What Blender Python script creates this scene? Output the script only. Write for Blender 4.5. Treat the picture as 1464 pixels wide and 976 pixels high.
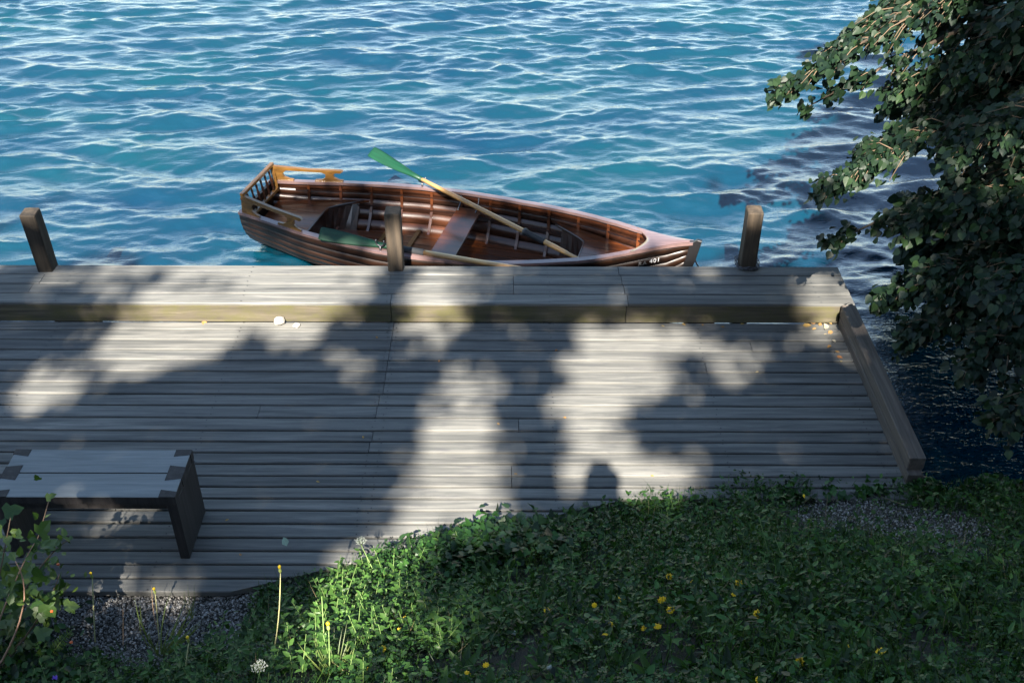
import bpy, bmesh, math, random
import numpy as np
from mathutils import Matrix, Vector
rng = np.random.default_rng(7); random.seed(7)
sc = bpy.context.scene
for o in list(bpy.data.objects): bpy.data.objects.remove(o)
COL = sc.collection
# ------------------------------------------------------------------ camera, sky, sun, exposure
F, CX, CY, H = 1530.0, 732.0, 488.0, 5.0            # photo pixels (1464 x 976), metres above the deck
PITCH, ROLL = math.radians(35.8), 0.0026
cd = bpy.data.cameras.new('camera'); cam = bpy.data.objects.new('camera', cd); COL.objects.link(cam)
cd.sensor_width = 36; cd.lens = F / 1464 * 36; cd.clip_start = 0.05; cd.clip_end = 3000
cam.matrix_world = Matrix.Translation((0, 0, H)) @ Matrix.Rotation(math.pi/2 - PITCH, 4, 'X') @ Matrix.Rotation(ROLL, 4, 'Z')
sc.camera = cam
KX, KY = 0.123, 1.105                                # shadow shift per metre of height
SUN = Vector((-KX, -KY, 1)).normalized(); EL = math.asin(SUN.z)
w = bpy.data.worlds.new('World'); sc.world = w; w.use_nodes = True
nt = w.node_tree; bg = nt.nodes['Background']
sky = nt.nodes.new('ShaderNodeTexSky'); sky.sky_type = 'NISHITA'; sky.sun_disc = False
sky.sun_elevation = EL; sky.sun_rotation = math.atan2(SUN.x, SUN.y); sky.air_density = 1.4; sky.dust_density = 0.4; sky.ozone_density = 1.2
nt.links.new(sky.outputs[0], bg.inputs[0]); bg.inputs[1].default_value = 0.05
sd = bpy.data.lights.new('sun', 'SUN'); sd.energy = 5.0; sd.angle = math.radians(0.53); sd.color = (1.0, 0.91, 0.79)
so = bpy.data.objects.new('sun', sd); COL.objects.link(so); so.rotation_euler = SUN.to_track_quat('Z', 'Y').to_euler(); so.location = (-3, -20, 20)
sc.render.engine = 'CYCLES'
vs = sc.view_settings; vs.view_transform = 'Standard'; vs.look = 'None'; vs.gamma = 1; vs.use_curve_mapping = False; vs.exposure = 2.65

# ------------------------------------------------------------------ helpers
c_, s_ = math.cos(PITCH), math.sin(PITCH)
def ray(px, py):
    dx, dy = px - CX, py - CY
    cr, sr = math.cos(ROLL), math.sin(ROLL)
    dx, dy = dx*cr + dy*sr, -dx*sr + dy*cr
    a, b = dx / F, -dy / F
    return np.array([a, c_ + b*s_, -s_ + b*c_])
def un(px, py, z=None, depth=None):
    d = ray(px, py); t = depth if depth is not None else (z - H) / d[2]
    return np.array([0, 0, H]) + d*t
def proj(p):
    p = np.asarray(p, float); dz = p[..., 2] - H
    dep = p[..., 1]*c_ - dz*s_; up = p[..., 1]*s_ + dz*c_
    return CX + F*p[..., 0]/dep, CY - F*up/dep, dep
def tag(o, label=None, cat=None, group=None, kind=None):
    if label: o['label'] = label
    if cat: o['category'] = cat
    if group: o['group'] = group
    if kind: o['kind'] = kind
    return o
def empty(name, loc=(0, 0, 0), rz=0):
    o = bpy.data.objects.new(name, None); COL.objects.link(o); o.location = loc; o.rotation_euler = (0, 0, rz); o.empty_display_size = .1
    return o
def link(name, me, parent=None, loc=None):
    o = bpy.data.objects.new(name, me); COL.objects.link(o)
    if parent: o.parent = parent
    if loc is not None: o.location = loc
    return o
def mk(verts, faces, mat=None, smooth=False, name='mesh'):
    me = bpy.data.meshes.new(name); me.from_pydata([tuple(map(float, v)) for v in verts], [], faces)
    if mat: me.materials.append(mat)
    if smooth: me.polygons.foreach_set('use_smooth', [True]*len(me.polygons))
    me.update(); return me
def npmesh(name, V, Fc, mat, smooth=False, rnd=None):
    """big mesh out of arrays; Fc (n,k) faces of one size"""
    me = bpy.data.meshes.new(name); n, k = Fc.shape
    me.vertices.add(len(V)); me.vertices.foreach_set('co', np.ascontiguousarray(V, np.float32).ravel())
    me.loops.add(n*k); me.loops.foreach_set('vertex_index', Fc.astype(np.int32).ravel())
    me.polygons.add(n); me.polygons.foreach_set('loop_start', np.arange(0, n*k, k, dtype=np.int32))
    try: me.polygons.foreach_set('loop_total', np.full(n, k, np.int32))
    except Exception: pass
    if smooth: me.polygons.foreach_set('use_smooth', np.ones(n, bool))
    me.update(calc_edges=True)
    if rnd is not None:
        a = me.attributes.new('rnd', 'FLOAT', 'POINT'); a.data.foreach_set('value', rnd.astype(np.float32))
    me.materials.append(mat); return me
def frames(d, n):
    """rotation matrices with local y = d, local z ~ n"""
    d = d/np.linalg.norm(d, axis=1, keepdims=True); x = np.cross(d, n); x /= np.linalg.norm(x, axis=1, keepdims=True)+1e-9
    z = np.cross(x, d); return np.stack([x, d, z], axis=2)
def scatter(name, tv, tf, pos, R, sc_, mat, smooth=False):
    tv = np.asarray(tv, float); tf = np.asarray(tf); n, k = len(pos), len(tv)
    sc_ = np.asarray(sc_, float)
    if sc_.ndim == 1: sc_ = np.repeat(sc_[:, None], 3, 1)
    V = np.einsum('nij,nkj->nki', R, tv[None]*sc_[:, None, :]) + pos[:, None, :]
    Fc = (tf[None] + (np.arange(n)*k)[:, None, None]).reshape(-1, tf.shape[1])
    return npmesh(name, V.reshape(-1, 3), Fc, mat, smooth, np.repeat(rng.random(n), k))
def boxv(x0, x1, y0, y1, z0, z1):
    v = [(x, y, z) for z in (z0, z1) for y in (y0, y1) for x in (x0, x1)]
    return v, [(0, 2, 3, 1), (4, 5, 7, 6), (0, 1, 5, 4), (2, 6, 7, 3), (0, 4, 6, 2), (1, 3, 7, 5)]
def bevel(me, w, seg=1):
    bm = bmesh.new(); bm.from_mesh(me); bmesh.ops.bevel(bm, geom=bm.edges[:], offset=w, segments=seg, affect='EDGES', profile=.5)
    bm.to_mesh(me); bm.free(); return me
def cbox(sx, sy, sz, mat, bv=0.0, name='box', center=True):
    v, f = boxv(-sx/2, sx/2, -sy/2, sy/2, -sz/2, sz/2); me = mk(v, f, mat, name=name)
    return bevel(me, bv) if bv else me
def prism(poly, z0, z1, mat, bv=0, name='prism'):
    n = len(poly); v = [(x, y, z0) for x, y in poly] + [(x, y, z1) for x, y in poly]
    f = [tuple(range(n-1, -1, -1)), tuple(range(n, 2*n))] + [(i, (i+1) % n, n+(i+1) % n, n+i) for i in range(n)]
    me = mk(v, f, mat, name=name); bm = bmesh.new(); bm.from_mesh(me); bmesh.ops.recalc_face_normals(bm, faces=bm.faces[:]); bm.to_mesh(me); bm.free()
    return bevel(me, bv) if bv else me
def tube(pts, rad, mat, sides=6, name='tube', smooth=True, cap=True, squash=None):
    pts = [np.asarray(p, float) for p in pts]; n = len(pts); rad = [rad]*n if np.isscalar(rad) else rad
    V, Fc = [], []; up = np.array([0, 0, 1.0])
    for i in range(n):
        t = pts[min(i+1, n-1)] - pts[max(i-1, 0)]; t /= np.linalg.norm(t)+1e-9
        a = np.cross(t, up if abs(t[2]) < .95 else np.array([1.0, 0, 0])); a /= np.linalg.norm(a)+1e-9; b = np.cross(a, t)
        for j in range(sides):
            th = 2*math.pi*j/sides; V.append(pts[i] + rad[i]*(math.cos(th)*a + math.sin(th)*b))
    for i in range(n-1):
        for j in range(sides):
            k = (j+1) % sides; Fc.append((i*sides+j, i*sides+k, (i+1)*sides+k, (i+1)*sides+j))
    if cap: Fc += [tuple(range(sides-1, -1, -1)), tuple(range((n-1)*sides, n*sides))]
    return mk(V, Fc, mat, smooth, name)
def joinm(meshes, name='joined'):
    bm = bmesh.new()
    for m in meshes: bm.from_mesh(m)
    me = bpy.data.meshes.new(name)
    for m in meshes[0].materials: me.materials.append(m)
    bm.to_mesh(me); bm.free(); return me
def vnoise(x, y, seed=0, octs=4):
    """cheap value noise on arrays"""
    out = np.zeros(np.broadcast(x, y).shape); amp = 1; tot = 0
    for o in range(octs):
        xi, yi = np.floor(x).astype(np.int64), np.floor(y).astype(np.int64); fx, fy = x-xi, y-yi
        fx, fy = fx*fx*(3-2*fx), fy*fy*(3-2*fy)
        h = lambda a, b: (np.sin(a*127.1 + b*311.7 + seed*74.7 + o*13.3)*43758.5453) % 1.0
        out += amp*((h(xi, yi)*(1-fx)+h(xi+1, yi)*fx)*(1-fy) + (h(xi, yi+1)*(1-fx)+h(xi+1, yi+1)*fx)*fy); tot += amp
        amp *= .5; x, y = x*2.03+5.2, y*2.03+1.7
    return out/tot

# ------------------------------------------------------------------ materials
def mat(name, base=(.5, .5, .5), rough=.6, spec=.5, coat=0, coat_rough=.1):
    m = bpy.data.materials.new(name); m.use_nodes = True; b = m.node_tree.nodes['Principled BSDF']
    b.inputs['Base Color'].default_value = (*base, 1); b.inputs['Roughness'].default_value = rough
    b.inputs['Specular IOR Level'].default_value = spec; b.inputs['Coat Weight'].default_value = coat; b.inputs['Coat Roughness'].default_value = coat_rough
    return m
class N:
    def __init__(s, m): s.t = m.node_tree; s.b = s.t.nodes['Principled BSDF']
    def add(s, typ, **kw):
        n = s.t.nodes.new(typ)
        for k, v in kw.items():
            if k.startswith('i_'): n.inputs[k[2:].replace('_', ' ')].default_value = v
            else: setattr(n, k, v)
        return n
    def l(s, a, b): s.t.links.new(a, b)
    def coords(s, kind='Object', scale=(1, 1, 1), rand=True):
        tc = s.add('ShaderNodeTexCoord'); mp = s.add('ShaderNodeMapping'); mp.inputs['Scale'].default_value = scale
        s.l(tc.outputs[kind], mp.inputs['Vector'])
        if rand:
            oi = s.add('ShaderNodeObjectInfo'); ml = s.add('ShaderNodeMath', operation='MULTIPLY'); ml.inputs[1].default_value = 37.0
            s.l(oi.outputs['Random'], ml.inputs[0]); cx = s.add('ShaderNodeCombineXYZ')
            for i in range(3): s.l(ml.outputs[0], cx.inputs[i])
            s.l(cx.outputs[0], mp.inputs['Location'])
        return mp.outputs[0]
    def noise(s, vec, scale=5, detail=5, rough=.6, dist=0):
        n = s.add('ShaderNodeTexNoise'); n.inputs['Scale'].default_value = scale; n.inputs['Detail'].default_value = detail
        n.inputs['Roughness'].default_value = rough; n.inputs['Distortion'].default_value = dist
        s.l(vec, n.inputs['Vector']); return n.outputs['Fac']
    def ramp(s, fac, stops):
        r = s.add('ShaderNodeValToRGB'); e = r.color_ramp.elements
        while len(e) < len(stops): e.new(.5)
        for el, (p, c) in zip(e, stops): el.position = p; el.color = (*c, 1)
        s.l(fac, r.inputs[0]); return r.outputs[0]
    def mix(s, fac, a, b, mode='MIX'):
        m = s.add('ShaderNodeMix', data_type='RGBA', blend_type=mode)
        for v, i in ((fac, 0), (a, 6), (b, 7)):
            if hasattr(v, 'links'): s.l(v, m.inputs[i])
            else: m.inputs[i].default_value = v if i == 0 else (*v, 1)
        return m.outputs[2]
    def bump(s, fac, strength=.3, dist=.01, to=True):
        b = s.add('ShaderNodeBump'); b.inputs['Strength'].default_value = strength; b.inputs['Distance'].default_value = dist
        s.l(fac, b.inputs['Height'])
        if to: s.l(b.outputs[0], s.b.inputs['Normal'])
        return b
    def color(s, out): s.l(out, s.b.inputs['Base Color'])
def wood(name, dark, light, axis=0, rough=.75, var=.25, grain=1.0, spec=.3, coat=0, stain=None, bump=.35, coat_rough=.08, k=.68):
    dark, light = tuple(a*k for a in dark), tuple(a*k for a in light)
    if stain: stain = tuple(a*k for a in stain)
    m = mat(name, light, rough, spec, coat, coat_rough); n = N(m)
    sc_ = [26*grain]*3; sc_[axis] = 1.3*grain
    v = n.coords('Object', tuple(sc_)); g = n.noise(v, 1.0, 7, .65, .6)
    col = n.ramp(g, [(.28, dark), (.52, tuple((a+b)/2 for a, b in zip(dark, light))), (.72, light)])
    sb = [7]*3; sb[axis] = .8; big = n.noise(n.coords('Object', tuple(sb)), 1.0, 4, .6)
    col = n.mix(.55, col, n.ramp(big, [(.3, (.74,)*3), (.7, (1.1,)*3)]), 'MULTIPLY')
    oi = n.add('ShaderNodeObjectInfo'); rr = n.ramp(oi.outputs['Random'], [(0, (1-var,)*3), (.5, (1, 1, 1)), (1, (1+var*.6, 1+var*.55, 1+var*.5))])
    col = n.mix(1.0, col, rr, 'MULTIPLY')
    if stain:
        st = n.noise(n.coords('Generated' if False else 'Object', (3.1, 9, 9)), 1.6, 6, .62)
        col = n.mix(n.ramp(st, [(.56, (0, 0, 0)), (.75, (.7,)*3)]), col, stain)
    n.color(col); n.bump(g, bump, .004); return m
def leafmat(name, dark, light, rough=.45, trans=.25, attr=True, spec=.4, k=.56):
    dark, light = tuple(a*k for a in dark), tuple(a*k for a in light)
    m = mat(name, light, rough, spec); n = N(m); t = n.t
    if attr: a = n.add('ShaderNodeAttribute', attribute_name='rnd'); fac = a.outputs['Fac']
    else: fac = n.add('ShaderNodeObjectInfo').outputs['Random']
    col = n.ramp(fac, [(0, dark), (.55, tuple((x+y)/2 for x, y in zip(dark, light))), (1, light)])
    n.color(col)
    tr = n.add('ShaderNodeBsdfTranslucent'); n.l(n.mix(1.0, col, (1.5, 1.5, .5), 'MULTIPLY'), tr.inputs['Color'])
    mx = n.add('ShaderNodeMixShader'); mx.inputs[0].default_value = trans
    n.l(n.b.outputs[0], mx.inputs[1]); n.l(tr.outputs[0], mx.inputs[2]); n.l(mx.outputs[0], t.nodes['Material Output'].inputs[0]); return m
M = {}
M['deck'] = wood('weathered_deck', (.052, .056, .056), (.188, .186, .172), 0, .72, .2, stain=(.075, .075, .08), k=.82)
M['kerb'] = wood('kerb_wood', (.06, .05, .043), (.19, .16, .135), 1, .75, .15)
M['post'] = wood('post_wood', (.02, .017, .014), (.105, .08, .055), 2, .8, .3, .8)
M['bench'] = wood('bench_top', (.16, .18, .185), (.27, .295, .30), 0, .7, .08, 1.6, bump=.2, k=.66)
M['bench_dark'] = wood('bench_end_grain_and_shade', (.018, .017, .018), (.06, .055, .055), 2, .7, .1)
M['joist'] = mat('joist', (.03, .026, .022), .9)
def moss():
    m = wood('mossy_riser', (.045, .04, .03), (.17, .145, .10), 0, .85, .15); n = N(m)
    old = n.b.inputs['Base Color'].links[0].from_socket
    f = n.noise(n.coords('Object', (5, 9, 9)), 1.0, 7, .7)
    n.color(n.mix(n.ramp(f, [(.40, (0, 0, 0)), (.66, (.75,)*3)]), old, (.062, .060, .02))); return m
M['moss'] = moss()  # olive brown, blotchy
VARN = dict(rough=.38, spec=.5, coat=1.0)
M['mahog'] = wood('varnished_mahogany', (.035, .009, .003), (.165, .046, .011), 0, .4, .2, 1, .4, .7, bump=.08, coat_rough=.14)
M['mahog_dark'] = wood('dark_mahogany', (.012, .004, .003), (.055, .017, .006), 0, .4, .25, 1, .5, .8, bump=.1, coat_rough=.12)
M['mahog_in'] = wood('inner_planking', (.018, .006, .003), (.095, .028, .008), 0, .42, .3, 1, .4, .35, bump=.08, coat_rough=.2)
M['hull'] = wood('hull_varnish', (.004, .002, .0012), (.034, .012, .004), 0, .5, .2, .8, .35, .3, bump=.08, coat_rough=.35)
M['oak'] = wood('golden_oak', (.10, .045, .010), (.24, .12, .026), 0, .4, .1, 1, .5, .6, bump=.1, coat_rough=.15)
M['gunwale'] = wood('gunwale_varnish', (.13, .082, .078), (.22, .145, .14), 0, .35, .1, 1, .5, 1.0, bump=.05, coat_rough=.1)
M['oar'] = wood('oar_wood', (.30, .14, .035), (.56, .32, .11), 1, .42, .1, 1, .5, .5, bump=.08, k=.75)
M['green'] = wood('green_paint', (.002, .03, .015), (.004, .062, .028), 1, .5, .05, 1, .25, .05, bump=.05)
M['leather'] = mat('leather_collar', (.02, .022, .025), .55)
M['iron'] = mat('iron', (.10, .10, .11), .45); M['iron'].node_tree.nodes['Principled BSDF'].inputs['Metallic'].default_value = .9
M['black'] = mat('black_paint', (.008, .008, .009), .35)
M['white'] = mat('white_paint', (.75, .75, .75), .5)
M['dimwhite'] = mat('dull_white_paint', (.20, .20, .20), .5)  # greyer white for the letters and the line
M['bark'] = wood('bark', (.03, .024, .018), (.11, .085, .06), 2, .9, .1, .5, bump=.8)
M['twig'] = mat('twig', (.09, .06, .035), .8)
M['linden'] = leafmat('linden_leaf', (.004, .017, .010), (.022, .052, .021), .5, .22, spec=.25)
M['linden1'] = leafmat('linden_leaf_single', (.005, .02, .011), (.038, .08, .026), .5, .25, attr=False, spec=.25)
M['canopy'] = leafmat('canopy_leaf', (.03, .07, .02), (.06, .12, .03), .5, .05)
M['ground_leaf'] = leafmat('ground_leaf', (0.0047, 0.0178, 0.0048), (0.0767, 0.2006, 0.0433), .42, .25, spec=.22)
M['clover'] = leafmat('clover_leaf', (0.0058, 0.0235, 0.0066), (0.0624, 0.1811, 0.0420), .42, .25, spec=.22)
M['grass'] = leafmat('grass_blade', (0.0086, 0.0290, 0.0059), (0.1000, 0.2164, 0.0470), .42, .25, spec=.22)
M['ivy'] = leafmat('ivy_leaf', (0.0039, 0.0196, 0.0066), (0.0431, 0.1283, 0.0285), .42, .15, spec=.22)
M['weed'] = leafmat('weed_leaf', (0.0145, 0.0478, 0.0098), (0.1061, 0.2318, 0.0461), .42, .25, spec=.22); M['straw'] = mat('straw', (.16, .12, .06), .8)
M['tuft'] = leafmat('tuft_blade', (.09, .15, .03), (.22, .28, .09), .5, .25, attr=False)
M['bush'] = leafmat('bush_leaf', (.035, .095, .02), (.15, .24, .05), .45, .28, attr=False)
M['stem'] = mat('pale_stem', (.28, .27, .12), .6); M['gstem'] = mat('green_stem', (.12, .19, .05), .6); M['brownstem'] = mat('brown_stem', (.26, .17, .10), .7)
M['pinkstem'] = mat('pinkish_stem', (.36, .22, .15), .6)
M['yellow'] = mat('yellow_petal', (.75, .48, .008), .6); M['umbel'] = mat('white_floret', (.26, .28, .24), .7); M['purple'] = mat('purple_petal', (.24, .13, .55), .6)
M['bud'] = mat('green_bud', (.25, .30, .08), .6); M['berry'] = mat('orange_berry', (.5, .11, .03), .35)
M['pale'] = mat('pale_green_leaf', (.16, .22, .15), .6)
M['stone'] = mat('pale_stone', (.36, .34, .30), .8)
def varm(name, stops, attr=True, rough=.85):
    m = mat(name, stops[0], rough, .3); n = N(m)
    f = n.add('ShaderNodeAttribute', attribute_name='rnd').outputs['Fac'] if attr else n.add('ShaderNodeObjectInfo').outputs['Random']
    n.color(n.ramp(f, [(i/(len(stops)-1), c) for i, c in enumerate(stops)])); return m
M['gravel'] = varm('gravel_stone', [(.05, .047, .043), (.10, .096, .09), (.15, .146, .138), (.33, .32, .30)])
M['dry'] = varm('dry_leaf', [(.26, .17, .05), (.24, .10, .035), (.30, .22, .09), (.30, .27, .2)], attr=False)
def soil():
    m = mat('soil', (.05, .045, .04), .95, .2); n = N(m); v = n.coords('Object', (1, 1, 1), False)
    a = n.noise(v, 3, 6, .65); b = n.noise(v, 90, 3, .7)
    n.color(n.mix(b, n.ramp(a, [(.35, (.007, .009, .007)), (.6, (.016, .016, .012)), (.75, (.03, .029, .025))]), (.028, .028, .026))); n.bump(b, .8, .02); return m
M['soil'] = soil()
def watermat():
    m = mat('lake_water', (.002, .040, .070), .06, .5); n = N(m); n.b.inputs['IOR'].default_value = 1.6
    v = n.coords('Object', (1.0, 2.1, 1.0), False)
    a = n.noise(v, 5.5, 5, .6, .4); b = n.noise(v, 17, 4, .6, .3)
    b1 = n.bump(a, .3, .03, to=False); b2 = n.add('ShaderNodeBump'); b2.inputs['Strength'].default_value = .45; b2.inputs['Distance'].default_value = .010
    n.l(b, b2.inputs['Height']); n.l(b1.outputs[0], b2.inputs['Normal']); n.l(b2.outputs[0], n.b.inputs['Normal']); n.l(b2.outputs[0], n.b.inputs['Coat Normal']); n.b.inputs['Coat Weight'].default_value = .9; n.b.inputs['Coat IOR'].default_value = 1.5; n.b.inputs['Coat Roughness'].default_value = .06
    big = n.noise(v, .35, 3, .5); n.color(n.ramp(big, [(.3, (.0001, .015, .034)), (.7, (.0001, .024, .035))])); return m
M['water'] = watermat()

# ------------------------------------------------------------------ boat frame (needed by the water, too)
WZ = -0.35
BS, BB = np.array([-2.458, 9.085]), np.array([1.572, 8.045])
BL = float(np.linalg.norm(BB-BS)); BA = math.atan2(BB[1]-BS[1], BB[0]-BS[0])
def sheer(t): return np.interp(t, [0, .15, .4, .6, .8, .9, 1], [.15, .13, .12, .125, .17, .21, .26])
def halfb(t): return np.interp(t, [0, .09, .17, .255, .35, .41, .47, .57, .63, .69, .77, .83, .88, .93, .965, 1], [.335, .425, .515, .58, .628, .638, .635, .60, .56, .505, .41, .312, .205, .105, .045, .012])
def keel(t): return np.interp(t, [0, .05, .14, .3, .6, .85, .95, 1], [-.34, -.39, -.47, -.52, -.53, -.50, -.42, -.12])
def hexp(t): return np.interp(t, [0, .15, .4, .7, .9, 1], [2.2, 2.4, 2.9, 2.3, 1.5, 1.2])
def hull(t, q, inset=0.0):
    g, k, b = sheer(t), keel(t), halfb(t)
    return t*BL, max(b*(1-q**hexp(t))**.8 - inset, 0.0), g-(g-k)*q
def half_at(x, z, inset=.02):
    t = min(max(x/BL, 0), 1); g, k = sheer(t), keel(t); q = (g-z)/(g-k)
    return max(halfb(t)*(1-min(max(q, 0), 1)**hexp(t))**.8 - inset, 0.002)
def b2w(x, y, z=0):
    return np.array([BS[0]+x*math.cos(BA)-y*math.sin(BA), BS[1]+x*math.sin(BA)+y*math.cos(BA), z])
def w2b(X, Y):
    dx, dy = X-BS[0], Y-BS[1]; return dx*math.cos(BA)+dy*math.sin(BA), -dx*math.sin(BA)+dy*math.cos(BA)

# ------------------------------------------------------------------ water
def build_water():
    xs = np.concatenate([[-1500, -400, -120, -45, -22, -16], np.arange(-11, 11.01, .036), [16, 22, 45, 120, 400, 1500]])
    ys = np.concatenate([[4.2], np.arange(4.6, 19.0, .026), [24, 30, 45, 80, 160, 400, 900, 2000]])
    X, Y = np.meshgrid(xs, ys); Z = np.zeros_like(X); DX = np.zeros_like(X); DY = np.zeros_like(X)
    r = np.random.default_rng(3)
    wx = X + .55*(vnoise(X*.5, Y*.5, 4, 2)-.5); wy = Y + .35*(vnoise(X*.5+9, Y*.5, 5, 2)-.5)
    for i in range(110):
        lam = .10*(.95/.10)**r.random(); th = math.radians(-90 + (r.normal(9, 13) if i % 3 else r.normal(-14, 16))); k = 2*math.pi/lam
        slope = .034 if lam > .3 else .030
        a = slope/k*(.6+.8*r.random()); kx, ky = k*math.cos(th), k*math.sin(th); ph = r.random()*6.283
        arg = kx*wx+ky*wy+ph; Z += a*np.sin(arg); cc = a*.3*np.cos(arg); DX += cc*kx/k; DY += cc*ky/k
    amp = .3 + 1.45*vnoise(X*.4, Y*.8, 8, 3)
    edge = np.clip((11-np.abs(X))/1.5, 0, 1)*np.clip((19-Y)/1.5, 0, 1)*np.clip((Y-4.6)/.5, 0, 1)
    calm = np.clip((Y-7.0)/1.2, .35, 1)*edge*amp
    calm = calm*np.where((X > 2.7) & (Y < 7.9), np.clip((Y-6.6)/1.3, .2, 1), 1)
    bx, by = w2b(X, Y); t = bx/BL
    hb = np.interp(t, [0, .02, .14, .3, .5, .7, .9, .97, 1], [0, .03, .25, .46, .50, .38, .10, .02, 0])
    inside = (np.abs(by) < hb-.03) & (t > .02) & (t < .97)
    near = np.clip(1-(np.abs(by)-hb)/.25, 0, 1)*((t > -.05) & (t < 1.03)); calm = calm*(1-.55*np.where(near > 0, np.minimum(near, 1), 0))
    V = np.stack([X+DX*calm, Y+DY*calm, WZ+Z*calm - .3*inside], -1).reshape(-1, 3)
    ny, nx = X.shape; idx = np.arange(ny*nx).reshape(ny, nx)
    Fc = np.stack([idx[:-1, :-1], idx[:-1, 1:], idx[1:, 1:], idx[1:, :-1]], -1).reshape(-1, 4)
    tag(link('water', npmesh('water', V, Fc, M['water'], True)), kind='structure')
build_water()

# ------------------------------------------------------------------ bank
def yfoot(x): return np.interp(x, [-8, -2.5, -1.9, -1.3, -.84, -.05, .78, 1.55, 2.65, 4, 9], [3.92, 3.92, 4.0, 4.40, 4.62, 4.86, 5.10, 5.26, 5.30, 5.36, 5.6])
def bank_z(x, y):
    d = yfoot(x) - y
    up = np.where(d > 0, .70*d - .12*(1-np.exp(-d/.25)), 0)
    up = np.minimum(up, 3.35 + .0*d)
    up = up + .10*np.exp(-((x+.1)**2/.5 + (y-4.55)**2/.12))            # ivy mound
    d0 = np.interp(x, [2.6, 2.85], [.45, -.04]); sl = np.interp(x, [2.6, 2.9], [.8, 4.0])
    dn = np.where(d < -d0, (d+d0)*sl, 0)
    return -.06 + up + np.maximum(dn, -1.6) + .05*(vnoise(x*2.2, y*2.2, 2, 3)-.5)*(d > -.2)
def hit_bank(px, py):
    d = ray(px, py); t = 1.5
    for i in range(400):
        p = np.array([0, 0, H])+d*t
        if p[2] <= bank_z(p[0], p[1]): break
        t += .02
    return p
def hit_many(px, py):
    D = np.stack([ray(a, b) for a, b in zip(px, py)]); t = np.full(len(D), 1.5); live = np.ones(len(D), bool)
    for i in range(300):
        P = np.array([0, 0, H])+D*t[:, None]; live &= P[:, 2] > bank_z(P[:, 0], P[:, 1])
        if not live.any(): break
        t[live] += .025
    return P
def build_bank():
    xs = np.concatenate([[-60, -25, -12], np.arange(-8, 9.01, .08), [13, 25, 60]]); ys = np.concatenate([[-60, -25, -12], np.arange(-6, 7.6, .07)])
    X, Y = np.meshgrid(xs, ys); Z = bank_z(X, Y); ny, nx = X.shape; idx = np.arange(ny*nx).reshape(ny, nx)
    Fc = np.stack([idx[:-1, :-1], idx[:-1, 1:], idx[1:, 1:], idx[1:, :-1]], -1).reshape(-1, 4)
    tag(link('bank', npmesh('bank', np.stack([X, Y, Z], -1).reshape(-1, 3), Fc, M['soil'], True)), kind='structure')
build_bank()

# ------------------------------------------------------------------ dock
LZ = .185; YR = 7.205; YF = 7.78; XE = 2.775; XL = -6.5
dock = tag(empty('wooden_dock', (0, 6, 0)), 'weathered grey plank dock with a raised ledge along the lake side', 'dock')
dock_o = Vector((0, 6, 0))
def dpart(name, me, loc, rot=None, label=None):
    o = link(name, me, dock, Vector(loc)-dock_o)
    if rot: o.rotation_euler = rot
    if label: o['label'] = label
    return o
def plank_mesh(x0, x1, y0, y1, th, cut=None, mname='deck'):
    """a board with softened, slightly uneven long edges, local origin at its centre"""
    n = max(3, int((x1-x0)/.35)); cx, cy = (x0+x1)/2, (y0+y1)/2; top, V, Fc = [], [], []
    for i in range(n+1):
        x = x0+(x1-x0)*i/n; e0, e1 = random.uniform(-.0015, .0015), random.uniform(-.0015, .0015); dz = random.uniform(-.001, .001)
        for (yy, zz) in ((y0+e0, -th), (y0+e0, -.005), (y0+e0+.006, dz), (y1+e1-.006, dz), (y1+e1, -.005), (y1+e1, -th)):
            xx = x
            if cut and i == 0: xx = x0 + cut(yy)
            V.append((xx-cx, yy-cy, zz))
    for i in range(n):
        for j in range(6): k = (j+1) % 6; Fc.append((i*6+j, (i+1)*6+j, (i+1)*6+k, i*6+k)[::-1])
    Fc += [tuple(range(6))[::-1][::-1], tuple(range(n*6, n*6+6))[::-1]]
    me = mk(V, Fc, M[mname], name='plank'); bm = bmesh.new(); bm.from_mesh(me); bmesh.ops.recalc_face_normals(bm, faces=bm.faces[:]); bm.to_mesh(me); bm.free()
    return me, (cx, cy)
lines = [460, 471.9, 486, 500.8, 515.3, 531, 547.2, 563.5, 579.5, 597.2, 615.6, 631.2, 647, 663, 680, 696, 712.8, 730, 748.6, 768.7, 787.6, 807, 827, 847.7]
YL = [un(732, y, 0)[1] for y in lines]; YL[0] = YR
jx = {i: [-.965] for i in range(0, 7)}; jx.update({7: [-.985], 8: [-.99, -1.85], 9: [.05], 10: [-.99], 11: [-1.0], 13: [0.0], 14: [0.0], 16: [-2.6], 4: [-.965, 1.5]})
jx[2] = [-.965, 1.9]
pA, pB = un(430, 822, 0), un(905, 711, 0)          # diagonal cut along the bank
def cutx(y): return pA[0] + (y-pA[1])*(pB[0]-pA[0])/(pB[1]-pA[1])
for i in range(len(YL)-1):
    y1, y0 = YL[i], YL[i+1]; gap = .008
    xe = 2.664 if y0 > 5.28 else None
    segs = sorted([XL]+[j for j in jx.get(i, [])]+[2.664])
    for a, b in zip(segs[:-1], segs[1:]):
        ym = (y0+y1)/2; lim = cutx(ym)+.25 if ym < pB[1] else 9
        a2, b2 = a+.002, min(b-.002, lim)
        if b2-a2 < .1: continue
        me, (cx, cy) = plank_mesh(a2, b2, y0+gap, y1-gap, .04)
        if ym < pB[1] and b2 == lim:                 # saw the end off along the diagonal
            for v in me.vertices:
                X, Y = v.co.x+cx, v.co.y+cy; lx = cutx(Y)
                if X > lx: v.co.x = lx-cx
        dpart('plank', me, (cx, cy, random.uniform(-.0012, .0012)))
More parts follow.
